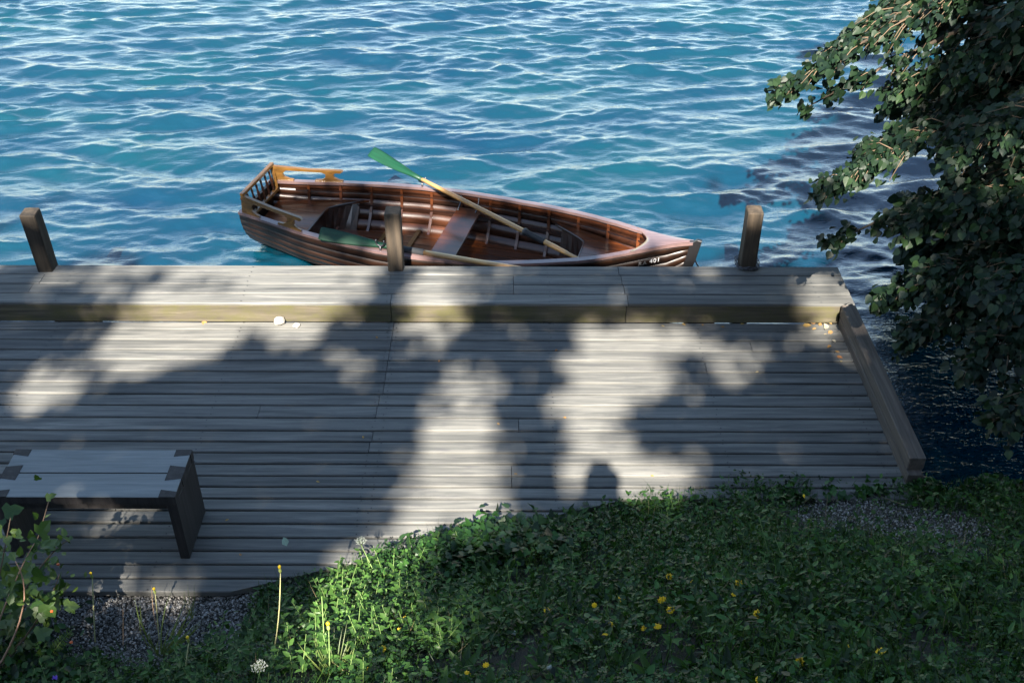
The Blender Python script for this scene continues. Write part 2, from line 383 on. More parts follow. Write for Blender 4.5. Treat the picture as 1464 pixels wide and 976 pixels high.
# ledge planks
lw = (YF-(YR-.012))/4
lj = {0: [.90], 1: [-3.93, 0.01, .915], 2: [-3.97, 0.01, .925], 3: [-.985, .94]}
for r in range(4):                                    # r = 0 is the lake side
    y1 = YF-r*lw; y0 = y1-lw; segs = sorted([XL]+lj[r]+[XE-.001])
    for a, b in zip(segs[:-1], segs[1:]):
        me, (cx, cy) = plank_mesh(a+.002, b-.002, y0+.0055, y1-.0055, .022)
        dpart('ledge_plank', me, (cx, cy, LZ+random.uniform(-.001, .001)))
for a, b in ((XL, -.985), (-.981, .925), (.929, 2.66)):
    me = cbox(b-a, .04, .159, M['moss'], .003); dpart('riser_board', me, ((a+b)/2, YR+.012, .0815))
ny0 = 5.355; lk = YF-4*lw
me = cbox(.112, lk-ny0, .105, M['kerb'], .005); dpart('kerb_beam', me, (2.72, (lk+ny0)/2-.002, LZ-.052), label='dark kerb beam closing the right end of the deck')
me = cbox(.105, lk-ny0+.03, .10, M['kerb'], .004); dpart('kerb_beam', me, (2.7165, (lk+ny0)/2-.03, .026))
me = cbox(-XL+XE, .04, .30, M['kerb'], .004); dpart('fascia_board', me, ((XL+XE)/2, YF-.045, -.02))
me = cbox(.04, YR-5.4, .20, M['kerb'], .004); dpart('fascia_board', me, (2.70, (YR+5.4)/2, -.145))
for x in (-5.2, -3.7, -2.2, -.975, .3, 1.5, 2.55):
    y0 = 4.40 if x < -1.4 else (cutx(0) and (pA[1]+(x-pA[0])*(pB[1]-pA[1])/(pB[0]-pA[0])+.12) if x < .9 else 5.42)
    dpart('joist', cbox(.09, YF-.1-y0, .14, M['joist']), (x, (YF-.1+y0)/2, -.115))
    dpart('pile', cbox(.14, .14, 1.6, M['joist']), (x+.13, 7.45, -.78))
# nail heads in pairs over the joists
nv, nf = [], []
def nail(x, y, z):
    b = len(nv); nv.extend([(x+.006*math.cos(a), y-6+.006*math.sin(a), z) for a in np.linspace(0, 2*math.pi, 7)[:-1]]); nf.append(tuple(range(b, b+6)))
for i in range(len(YL)-1):
    for x in (-5.2, -3.7, -2.2, -1.0, -.93, .3, 1.5, 2.55):
        ym = (YL[i]+YL[i+1])/2
        if ym < pB[1]+.1 and x > cutx(ym)-.05: continue
        for dy in (-.035, .035): nail(x+random.uniform(-.012, .012), ym+dy+random.uniform(-.006, .006), .0025)
for r in range(4):
    for x in (-5.2, -3.7, -2.2, -1.02, .3, 1.5, 2.5):
        for dy in (-.04, .04): nail(x+random.uniform(-.01, .01), YF-(r+.5)*lw+dy, LZ+.0025)
tag(dpart('nail', mk(nv, nf, M['black']), dock_o), kind='stuff')

# ------------------------------------------------------------------ mooring posts, chain
def post(px, py, top, lean, lab, w=.128, d=.14):
    p = un(px, py, LZ); hgt = top+1.6; n = 9; V, Fc = [], []
    prof = [(-w/2, -d/2), (w/2, -d/2), (w/2, d/2), (-w/2, d/2)]
    pts = []
    for (x, y), (x2, y2) in zip(prof, prof[1:]+prof[:1]):
        for f in (.07, .36, .64, .93): pts.append((x+(x2-x)*f, y+(y2-y)*f))
    k = len(pts)
    for i in range(n+1):
        z = -1.6+hgt*i/n
        for (x, y) in pts: V.append((x+random.uniform(-.002, .002)+lean*z, y+random.uniform(-.002, .002), z))
    for (x, y) in pts: V.append((x*.94+lean*top, y*.94, top+.012+random.uniform(-.002, .002)))
    for i in range(n+1):
        for j in range(k): Fc.append((i*k+j, i*k+(j+1) % k, (i+1)*k+(j+1) % k, (i+1)*k+j))
    Fc.append(tuple(range((n+1)*k, (n+2)*k)))
    o = link('mooring_post', mk(V, Fc, M['post'], name='mooring_post'), None, (p[0], p[1]+d/2-.01, LZ+.002))
    return tag(o, lab, 'post', 'square mooring posts along the dock ledge'), p
post(65, 388, .525, -.03, 'dark square mooring post standing left of the boat, nearest the left edge')
post(566, 387, .535, 0, 'sunlit brown square mooring post standing in front of the rowing boat')
_, pr_ = post(1069, 385, .53, .0, 'square mooring post with a chain around its foot, right of the boat')
links = []
for turn in range(2):
    for i in range(20):
        a = 2*math.pi*i/20; hw, hd = .083+.012*turn, .09+.012*turn
        ca, sa = math.cos(a), math.sin(a); m_ = max(abs(ca), abs(sa)); f = (1/m_)*.55+.45
        c0 = np.array([ca*hw*f, sa*hd*f, .014+.02*turn+.006*math.sin(3*a)])
        t = np.array([-sa, ca, 0]); u = np.array([0, 0, 1.0]) if i % 2 else np.array([ca, sa, 0])
        links.append(tube([c0+t*.019*math.cos(q)+u*.010*math.sin(q) for q in np.linspace(0, 2*math.pi, 9)], .0045, M['iron'], 4, cap=False))
tag(link('mooring_chain', joinm(links), None, (pr_[0], pr_[1]+.06, LZ)), 'steel chain wound round the foot of the right mooring post', 'chain')

# ------------------------------------------------------------------ bench
def build_bench():
    x0, x1, y0, y1, h, th = -3.10, -2.0, 4.61, 5.03, .53, .062
    b = tag(empty('garden_bench', ((x0+x1)/2, (y0+y1)/2, 0)), 'low grey bench of two planks with dark dovetailed end panels on the deck', 'bench')
    o = Vector(b.location)
    def part(nm, me, loc): return link(nm, me, b, Vector(loc)-o)
    ym = (y0+y1)/2
    for a, c in ((y0, ym-.004), (ym+.004, y1)):
        me = cbox(x1-x0-.004, c-a, th, M['bench'], .003); me.materials.append(M['bench_dark'])
        for pl in me.polygons:
            if abs(pl.normal.x) > .9 or pl.normal.y < -.9: pl.material_index = 1  # seat plank ends and front edges coloured dark to stand in for shade
        part('seat_plank', me, ((x0+x1)/2, (a+c)/2, h-th/2))
    for s, xx in ((-1, x0), (1, x1)):
        e = part('end_panel', cbox(.06, y1-y0-.006, h-th-.001, M['bench_dark'], .003), (xx-s*.031, ym, (h-th)/2))
        for (ya, yb, yi0, yi1) in ((y0-.001, y0+.045, y0-.001, y0+.062), (ym-.05, ym+.05, ym-.066, ym+.066), (y1-.045, y1+.001, y1-.062, y1+.001)):
            xa, xb = xx+s*.002, xx-s*.098
            poly = [(xa, ya), (xa, yb), (xb, yi1), (xb, yi0)]
            if s < 0: poly = poly[::-1]
            f = link('dovetail', prism([(x-xx, y-ym) for x, y in poly], h-th-.002, h+.0025, M['bench_dark']), e, Vector((xx, ym, 0))-o-e.location)
    part('stretcher', cbox(x1-x0-.14, .03, .07, M['bench_dark'], .003), ((x0+x1)/2, y0+.05, h-th-.037))
build_bench()

# ------------------------------------------------------------------ rowing boat
def build_boat():
    boat = tag(empty('rowing_boat', (BS[0], BS[1], 0), BA), 'varnished wooden rowing boat with carved stern seat moored behind the dock ledge', 'boat')
    def part(nm, me, parent=None, label=None, kind=None):
        o = link(nm, me, parent or boat)
        if label: o['label'] = label
        return tag(o, kind=kind)
    qs = [0, .13, .26, .40, .55, .70, .85, 1.0]; T = np.linspace(0, 1, 41)
    for s in (-1, 1):
        for i in range(7):
            V, Fc = [], []
            for t in T:
                xa, ya, za = hull(t, qs[i]); xb, yb, zb = hull(t, min(qs[i+1]+.012, 1))
                for (x, y, z) in ((xa, ya-.001, za), (xb, yb+.004*max(0, 1-(t/.8)**4), zb), (xb, yb-.006, zb), (xa, ya-.013, za)):
                    V.append((x, s*max(y, .001), z))
            for j in range(len(T)-1):
                for k in range(4):
                    f = (j*4+k, j*4+(k+1) % 4, (j+1)*4+(k+1) % 4, (j+1)*4+k); Fc.append(f if s < 0 else f[::-1])
            Fc += [(3, 2, 1, 0), tuple(len(V)-4+k for k in range(4))]
            me = mk(V, Fc, M['hull'], True); me.materials.append(M['mahog_in'])
            me.polygons.foreach_set('material_index', [1 if (j % 4) == 2 and j < (len(T)-1)*4 else 0 for j in range(len(Fc))]); part('strake', me)
        # gunwale cap
        V, Fc = [], []
        for t in T:
            x, y, z = hull(t, 0)
            for dy, dz in ((.016, -.012), (.016, .012), (-.042, .014), (-.042, -.012)): V.append((x, s*max(y+dy, .002 if dy < 0 else .01), z+dz))
        for j in range(len(T)-1):
            for k in range(4):
                f = (j*4+k, j*4+(k+1) % 4, (j+1)*4+(k+1) % 4, (j+1)*4+k); Fc.append(f[::-1] if s < 0 else f)
        Fc += [(0, 1, 2, 3), tuple(len(V)-1-k for k in range(4))]
        part('gunwale', mk(V, Fc, M['gunwale']))
        for q, wd, nm in ((.36, .035, 'stringer'), (.14, .016, 'inner_rail')):
            V, Fc = [], []; TT = np.linspace(.06, .90, 30)
            for t in TT:
                x, y, z = hull(t, q)
                for dy, dz in ((-.008, -wd/2), (-.008, wd/2), (-.030, wd/2), (-.030, -wd/2)): V.append((x, s*max(y+dy, .002), z+dz))
            for j in range(len(TT)-1):
                for k in range(4): Fc.append((j*4+k, j*4+(k+1) % 4, (j+1)*4+(k+1) % 4, (j+1)*4+k))
            Fc += [(0, 1, 2, 3), tuple(len(V)-1-k for k in range(4))]
            part(nm, mk(V, Fc, M['mahog_dark']))
    for t in np.linspace(.09, .88, 12):                 # ribs
        V, Fc = [], []; Q = np.concatenate([np.linspace(.03, .95, 12)])
        path = [(s, q) for s, q in [(-1, q) for q in Q]+[(1, q) for q in Q[::-1]]]
        for s, q in path:
            for dx in (-.013, .013):
                for ins in (.010, .028):
                    x, y, z = hull(t, q, ins); V.append((x+dx, s*y, z+(ins-.01)*q))
        for j in range(len(path)-1):
            a, b = j*4, (j+1)*4
            for k0, k1 in ((0, 1), (1, 3), (3, 2), (2, 0)): Fc.append((a+k0, a+k1, b+k1, b+k0))
        me = mk(V, Fc, M['mahog']); bm = bmesh.new(); bm.from_mesh(me); bmesh.ops.recalc_face_normals(bm, faces=bm.faces[:]); bm.to_mesh(me); bm.free()
        part('rib', me)
    # transom, stem, keel
    V = [(0.006, s*hull(0, q)[1]*.985, hull(0, q)[2]) for s, qq in ((-1, np.linspace(0, 1, 9)), (1, np.linspace(1, 0, 9)[1:])) for q in qq]
    n = len(V); V = V+[(x+.03, y, z) for x, y, z in V]
    part('transom', mk(V, [tuple(range(n)), tuple(range(2*n-1, n-1, -1))]+[(i, n+i, n+(i+1) % n, (i+1) % n) for i in range(n)], M['hull']))
    st = [(BL-.10, .262), (BL+.005, .275), (BL+.035, .295), (BL+.075, .29), (BL+.04, .10), (BL-.02, -.12), (BL-.2, -.40), (BL-.34, -.44), (BL-.2, -.30), (BL-.09, -.08)]
    me = prism(st, -.018, .018, M['black'], .003); me.transform(Matrix.Rotation(math.pi/2, 4, 'X')); part('stem_post', me)
    # floor
    fz = -.292
    def sheet(x0, x1, z, ya, yb, th, m, n=10, xf=None, xa=None):
        V, Fc = [], []
        for i in range(n+1):
            f = i/n
            for e, y in enumerate((ya, yb)):
                a = x0 if xa is None else xa(y); b = x1 if xf is None else xf(y)
                x = a+(b-a)*f; hb = half_at(x, z); yy = min(max(y, -hb), hb); V += [(x, yy, z-th), (x, yy, z)]
        for i in range(n):
            a, b = i*4, i*4+4
            Fc += [(a+1, b+1, b+3, a+3), (a, a+2, b+2, b), (a, b, b+1, a+1), (a+2, a+3, b+3, b+2)]
        Fc += [(0, 1, 3, 2), (n*4, n*4+2, n*4+3, n*4+1)]
        me = mk(V, Fc, m); bm = bmesh.new(); bm.from_mesh(me); bmesh.ops.recalc_face_normals(bm, faces=bm.faces[:]); bm.to_mesh(me); bm.free(); return me
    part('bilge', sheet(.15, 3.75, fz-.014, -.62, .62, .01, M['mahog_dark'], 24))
    for y in np.arange(-.48, .47, .12): part('floorboard', sheet(.35, 3.45, fz, y+.004, y+.116, .012, M['mahog'], 24))
    for x in (1.15, 1.45): part('floor_batten', sheet(x, x+.04, fz+.02, -.5, .5, .018, M['oak'], 2))
    # stern sheets, thwart, bow seat
    sz = -.04; xf = lambda y: .60+.27*max(0, (abs(y)-.26)/.24)**1.3 if abs(y) < .55 else .95
    for a, b in ((-.56, -.42), (-.42, -.30), (-.30, -.15), (-.15, 0), (0, .15), (.15, .30), (.30, .42), (.42, .56)):
        part('stern_seat_board', sheet(.09, .6, sz, a+.0015, b-.0015, .022, M['mahog'], 10, xf=xf))
    V, Fc = [], []; ysx = np.linspace(-.5, .5, 25)
    for y in ysx:
        x = xf(y)-.012
        for z in (fz, sz-.022): hb = half_at(x, z); V.append((x, min(max(y, -hb), hb), z))
    for i in range(24): Fc.append((i*2, i*2+1, i*2+3, i*2+2))
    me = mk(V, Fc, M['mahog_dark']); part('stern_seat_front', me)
    V, Fc = [], []                                       # moulded nosing along the seat edge
    part('seat_edge', tube([(xf(y), np.clip(y, -half_at(xf(y), sz), half_at(xf(y), sz)), sz-.008) for y in np.linspace(-.52, .52, 31)], .012, M['mahog_dark'], 6))
    tz = -.005
    part('thwart', bevel(sheet(1.85, 2.09, tz, -.56, .56, .03, M['mahog'], 1), .005))
    for s in (-1, 1):
        for x in (1.87, 2.05):
            hb = half_at(x, .08); part('knee_bracket', tube([(x, s*(hb-.13), tz+.004), (x, s*(hb-.03), tz+.03), (x, s*(hb-.012), .10)], .008, M['iron'], 5))
    bz = .005; xa = lambda y: 3.17-.27*max(0, (abs(y)-.20)/.22)**1.2 if abs(y) < .48 else 2.85
    for a, b in ((-.5, -.36), (-.36, -.24), (-.24, -.12), (-.12, 0), (0, .12), (.12, .24), (.24, .36), (.36, .5)):
        part('bow_seat_board', sheet(3.17, 3.80, bz, a+.0015, b-.0015, .02, M['mahog'], 8, xa=xa))
    V, Fc = [], []
    for y in np.linspace(-.42, .42, 21):
        x = xa(y)+.012
        for z in (fz, bz-.02): hb = half_at(x, z); V.append((x, min(max(y, -hb), hb), z))
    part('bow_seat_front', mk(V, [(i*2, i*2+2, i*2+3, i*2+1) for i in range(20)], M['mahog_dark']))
    part('seat_edge', tube([(xa(y), np.clip(y, -half_at(xa(y), bz), half_at(xa(y), bz)), bz-.006) for y in np.linspace(-.46, .46, 27)], .012, M['mahog_dark'], 6))
    # foredeck
    V, Fc = [], []; U = np.linspace(-1, 1, 15); K = 10
    for u in U:
        xs0 = 3.755-.115*abs(u)**2.2
        for k in range(K+1):
            x = xs0+(BL-.03-xs0)*k/K; t = x/BL; hb = halfb(t)+.006
            V.append((x, u*hb, sheer(t)+.017+.006*(1-u*u)))
    n0 = len(V); V += [(x, y, z-.03) for x, y, z in V]
    for i in range(len(U)-1):
        for k in range(K):
            a = i*(K+1)+k; b = a+K+1; Fc += [(a, a+1, b+1, b), (n0+a, n0+b, n0+b+1, n0+a+1)]
        a = i*(K+1); b = a+K+1; Fc.append((a, b, n0+b, n0+a))
    me = mk(V, Fc, M['gunwale'], True); bm = bmesh.new(); bm.from_mesh(me); bmesh.ops.recalc_face_normals(bm, faces=bm.faces[:]); bm.to_mesh(me); bm.free(); part('foredeck', me)
    # stern backrest with balusters
    def bx(nm, x, y, z, sx, sy, sz_, m, parent=None, bv=.004):
        me = cbox(sx, sy, sz_, m, bv); me.transform(Matrix.Translation((x, y, z))); return part(nm, me, parent)
    fr = bx('backrest', .055, 0, .335, .036, .66, .036, M['oak']); fr['label'] = 'wooden stern backrest with turned balusters'
    bx('bottom_rail', .085, 0, .085, .034, .60, .036, M['oak'], fr)
    for s in (-1, 1):
        part('stile', tube([(.085, s*.30, .06), (.055, s*.312, .325)], .019, M['oak'], 4, smooth=False), fr)
    for y in np.linspace(-.235, .235, 6):
        prof = [(0, .008), (.15, .013), (.3, .009), (.5, .015), (.7, .009), (.85, .013), (1, .008)]
        part('baluster', tube([(.085-.03*f, y, .10+.22*f) for f, r in prof], [r for f, r in prof], M['mahog_dark'], 7), fr)
    # arm rests: carved boards standing on the gunwale
    for s in (-1, 1):
        prof_rail = [(.03, .125), (.69, .102), (.715, .118), (.70, .135), (.40, .140), (.05, .168)]
        prof_back = [(.04, .0), (.235, .0), (.24, .018), (.20, .022), (.155, .045), (.145, .08), (.175, .112), (.20, .125), (.04, .14)]
        prof_post = [(.44, .0), (.70, .0), (.705, .02), (.665, .024), (.625, .05), (.62, .085), (.66, .112), (.50, .116), (.55, .09), (.545, .05), (.505, .024), (.445, .02)]
        ms = []
        for pf, th in ((prof_rail, .034), (prof_back, .026), (prof_post, .026)):
            n = len(pf); V = []
            for e in (-th/2, th/2):
                for x, z in pf:
                    t = x/BL; V.append((x, s*(halfb(t)-.012)+e - s*.02*(z/.14), sheer(t)+.012+z))
            ms.append(mk(V, [tuple(range(n)), tuple(range(2*n-1, n-1, -1))]+[(i, n+i, n+(i+1) % n, (i+1) % n) for i in range(n)], M['oak']))
        me = joinm(ms); bm = bmesh.new(); bm.from_mesh(me); bmesh.ops.triangulate(bm, faces=[f for f in bm.faces if len(f.verts) > 4]); bmesh.ops.recalc_face_normals(bm, faces=bm.faces[:]); bm.to_mesh(me); bm.free()
        part('armrest', me)
    # oarlocks on both gunwales
    for s, x in ((1, 1.475), (-1, 1.50)):
        hb = halfb(x/BL)-.012; z = sheer(x/BL)+.012
        pin = tube([(x, s*hb, z-.03), (x, s*hb, z+.045)], .009, M['iron'], 6)
        u = tube([(x+.040*math.cos(a), s*hb, z+.085-.040*math.sin(a)*1.0+ (0)) for a in np.linspace(-.5, math.pi+.5, 11)], .007, M['iron'], 5)
        part('oarlock', joinm([pin, u]))
    # registration mark on the bow (near side)
    def hull_text(txt, t0, q, size, m):
        cu = bpy.data.curves.new('txt', 'FONT'); cu.body = txt; cu.size = size; cu.extrude = .0015; cu.space_character = 1.15; cu.shear = .12
        ob = bpy.data.objects.new('txt', cu); COL.objects.link(ob); dg = bpy.context.evaluated_depsgraph_get()
        me = bpy.data.meshes.new_from_object(ob.evaluated_get(dg)); bpy.data.objects.remove(ob); me.materials.clear(); me.materials.append(m)
        A = np.array(hull(t0, q)); Bp = np.array(hull(t0+.02, q)); U = np.array(hull(t0, q-.08)); 
        for v in (A, Bp, U): v[1] *= -1
        ex = (Bp-A)/np.linalg.norm(Bp-A); up = U-A; up -= ex*(up@ex); up /= np.linalg.norm(up); nz = np.cross(ex, up)
        me.transform(Matrix(((ex[0], up[0], nz[0], A[0]+nz[0]*.009), (ex[1], up[1], nz[1], A[1]+nz[1]*.009), (ex[2], up[2], nz[2], A[2]+nz[2]*.009), (0, 0, 0, 1))))
        return me
    part('registration_mark', hull_text('RA', .893, .225, .058, M['dimwhite'])); part('registration_number', hull_text('401', .915, .215, .058, M['white']))
    part('mark_line', hull_text('_____', .892, .125, .04, M['dimwhite']))
    return boat
build_boat()
# bow line
p0, p1 = b2w(BL+.02, 0, .12), np.array(un(1008, 383, -.2))
tag(link('bow_chain', tube([p0+(p1-p0)*f+np.array([0, 0, -.05*math.sin(math.pi*f)]) for f in np.linspace(0, 1.4, 10)], .007, M['iron'], 5)), 'thin mooring chain hanging from the bow of the rowing boat', 'chain')

# ------------------------------------------------------------------ oars
def oar(p_handle, p_tip, roll, lab, collar=.72):
    p_handle, p_tip = np.array(p_handle, float), np.array(p_tip, float)
    d = p_tip-p_handle; Ln = np.linalg.norm(d); d /= Ln
    x = np.cross(d, [0, 0, 1.0]); x /= np.linalg.norm(x); z = np.cross(x, d)
    x, z = x*math.cos(roll)+z*math.sin(roll), z*math.cos(roll)-x*math.sin(roll)
    root = tag(empty('oar', p_handle), lab, 'oar', 'oars of the rowing boat')
    root.matrix_world = Matrix(((x[0], d[0], z[0], p_handle[0]), (x[1], d[1], z[1], p_handle[1]), (x[2], d[2], z[2], p_handle[2]), (0, 0, 0, 1)))
    bl = .70; xs = Ln-bl
    ys = [0, .02, .14, .16, .3, collar-.1, xs*.8, xs+.03]; rs = [.014, .017, .017, .021, .024, .0245, .022, .019]
    link('shaft', tube([(0, y, 0) for y in ys], rs, M['oar'], 10), root)
    link('collar', tube([(0, collar-.12, 0), (0, collar+.10, 0), (0, collar+.101, 0), (0, collar+.125, 0)], [.0285, .0285, .036, .036], M['leather'], 10), root)
    V, Fc = [], []; prof = [(0, .020, .020), (.14, .027, .018), (.30, .044, .012), (.46, .056, .009), (.60, .062, .007), (.685, .061, .006), (.70, .050, .005)]
    for y, hw, th in prof:
        for j in range(12):
            a = 2*math.pi*j/12; V.append((hw*math.cos(a), xs+y, th*math.sin(a) + .05*(y/.70)**2 + (.4*hw*hw if y > .2 else 0)*math.cos(a)**2*4))
    for i in range(len(prof)-1):
        for j in range(12): k = (j+1) % 12; Fc.append((i*12+j, i*12+k, (i+1)*12+k, (i+1)*12+j))
    Fc += [tuple(range(11, -1, -1)), tuple(range(len(V)-12, len(V)))]
    link('blade', mk(V, Fc, M['green'], True), root)
hA, lk1 = un(830, 372, .145), un(617, 263.5, .235); dd = lk1-hA
f = 1.0
for i in range(400):
    f += .002
    if proj(hA+dd*f)[0] < 533: break
oar(hA, hA+dd*f, .55, 'oar with green blade raised over the water from the far gunwale', collar=.53)
tA, tB = un(460, 336, .16), un(712, 379, .15); dd = tB-tA
oar(tA+dd*1.35, tA, .75, 'oar with green blade lying inside the boat along the near gunwale', collar=np.linalg.norm(dd)*1.35-.86)

# ------------------------------------------------------------------ leaf shapes
LEAF = ([(0, 0, 0), (.30, .30, .05), (0, .42, -.02), (-.30, .30, .05), (.22, .68, .04), (-.22, .68, .04), (0, 1, -.06)], [(0, 1, 2), (0, 2, 3), (1, 4, 2), (3, 2, 5), (4, 6, 2), (2, 6, 5)])
LIND = ([(0, .06, 0), (.16, -.03, .03), (.38, .06, .06), (.47, .30, .07), (.40, .55, .05), (.20, .80, .0), (0, 1.05, -.10), (-.20, .80, .0), (-.40, .55, .05), (-.47, .30, .07), (-.38, .06, .06), (-.16, -.03, .03), (0, .42, -.01)],
        [(i, (i+1) % 12, 12) for i in range(12)])
IVY = ([(0, .0, 0), (.30, -.05, .02), (.52, .25, .03), (.28, .38, .03), (.30, .62, .03), (0, 1, -.05), (-.30, .62, .03), (-.28, .38, .03), (-.52, .25, .03), (-.30, -.05, .02), (0, .35, 0)], [(i, (i+1) % 10, 10) for i in range(10)])
def trefoil():
    V, Fc = [], []
    for a in (0, 2.1, -2.1):
        b = len(V); ca, sa = math.cos(a), math.sin(a)
        for x, y, z in ((0, .03, 0), (.26, .34, .05), (.18, .58, .07), (-.18, .58, .07), (-.26, .34, .05)): V.append((x*ca-y*sa, x*sa+y*ca, z))
        Fc += [(b, b+1, b+2), (b, b+2, b+3), (b, b+3, b+4)]
    return V, Fc
TREF = trefoil()
BLADE = ([(-.5, 0, 0), (.5, 0, 0), (-.42, .4, .05), (.42, .4, .05), (-.25, .75, -.02), (.25, .75, -.02), (0, 1, -.18)], [(0, 1, 3), (0, 3, 2), (2, 3, 5), (2, 5, 4), (4, 5, 6)])
CAN = ([(0, 0, 0), (.42, .35, .05), (.25, .8, 0), (0, 1, -.05), (-.25, .8, 0), (-.42, .35, .05)], [(0, 1, 2), (0, 2, 3), (0, 3, 4), (0, 4, 5)])

# ------------------------------------------------------------------ shade trees behind the viewer: their gaps let the sun patches through
def inpoly(u, v, P):
    r = np.zeros(u.shape, bool); n = len(P)
    for i in range(n):
        (x1, y1), (x2, y2) = P[i], P[(i+1) % n]
        c = ((y1 > v) != (y2 > v)) & (u < (x2-x1)*(v-y1)/(y2-y1+1e-12)+x1); r ^= c
    return r
def sun_uv(p): return (p[0]+KX*p[2], p[1]+KY*p[2])
def gaps():
    D = lambda pts, z=0: [sun_uv(un(x, y, z)) for x, y in pts]
    G = lambda pts: [sun_uv(hit_bank(x, y)+np.array([0, 0, .08])) for x, y in pts]
    return [
      (D([(120, 472), (135, 535), (195, 530), (240, 522), (275, 522), (330, 500), (335, 478), (372, 470), (396, 490), (440, 492), (456, 466), (380, 458), (175, 458)]), 1),
      (D([(210, 433), (225, 384), (330, 380), (545, 381), (520, 410), (500, 436)], LZ), .95), (D([(185, 462), (205, 432), (480, 432), (505, 462)], .05), .9), (D([(30, 425), (60, 385), (230, 382), (210, 428)], LZ), .6), (D([(650, 437), (652, 380), (735, 380), (720, 437)], LZ), .5), (D([(960, 437), (975, 380), (1040, 380), (1030, 437)], LZ), .35),
      (D([(0, 590), (0, 548), (60, 526), (118, 528), (75, 572), (30, 590)]), 1),
      (D([(468, 495), (500, 498), (510, 520), (508, 548), (495, 530)]), .9),
      (D([(585, 437), (595, 380), (652, 380), (648, 437)], LZ), .95), (D([(590, 462), (592, 437), (645, 437), (650, 462)], .05), 1),
      (D([(560, 470), (650, 466), (640, 490), (600, 505), (575, 500)]), .85),
      (D([(655, 520), (700, 515), (715, 545), (690, 575), (660, 600), (630, 590), (610, 575)]), .75),
      (D([(610, 600), (700, 590), (705, 625), (735, 640), (722, 690), (718, 748), (640, 770), (540, 790), (560, 740), (588, 690), (585, 650)]), 1),
      (D([(820, 466), (985, 466), (980, 500), (930, 530), (960, 545), (945, 560), (880, 575), (885, 605), (895, 622), (800, 625), (802, 560), (812, 500)]), 1),
      (D([(1000, 480), (1075, 495), (1085, 535), (1060, 560), (1020, 535), (990, 515)]), .75), (D([(890, 560), (1000, 555), (990, 590), (900, 588)]), .55),
      (D([(800, 640), (900, 630), (985, 655), (990, 692), (905, 716), (830, 722), (815, 690)]), .9), (D([(880, 735), (890, 690), (935, 672), (975, 688), (930, 712)]), 1),
      (D([(1145, 404), (1222, 396), (1232, 440), (1205, 452), (1140, 440)], LZ), .85), (D([(1135, 468), (1138, 432), (1205, 432), (1200, 475)], .08), 1), (D([(1130, 480), (1190, 480), (1180, 530), (1150, 525)]), .5),
      (G([(470, 800), (530, 780), (600, 800), (590, 850), (625, 900), (600, 985), (455, 995), (440, 900)]), 1),
      (G([(0, 715), (85, 720), (100, 850), (60, 870), (0, 860)]), .0),
    ]
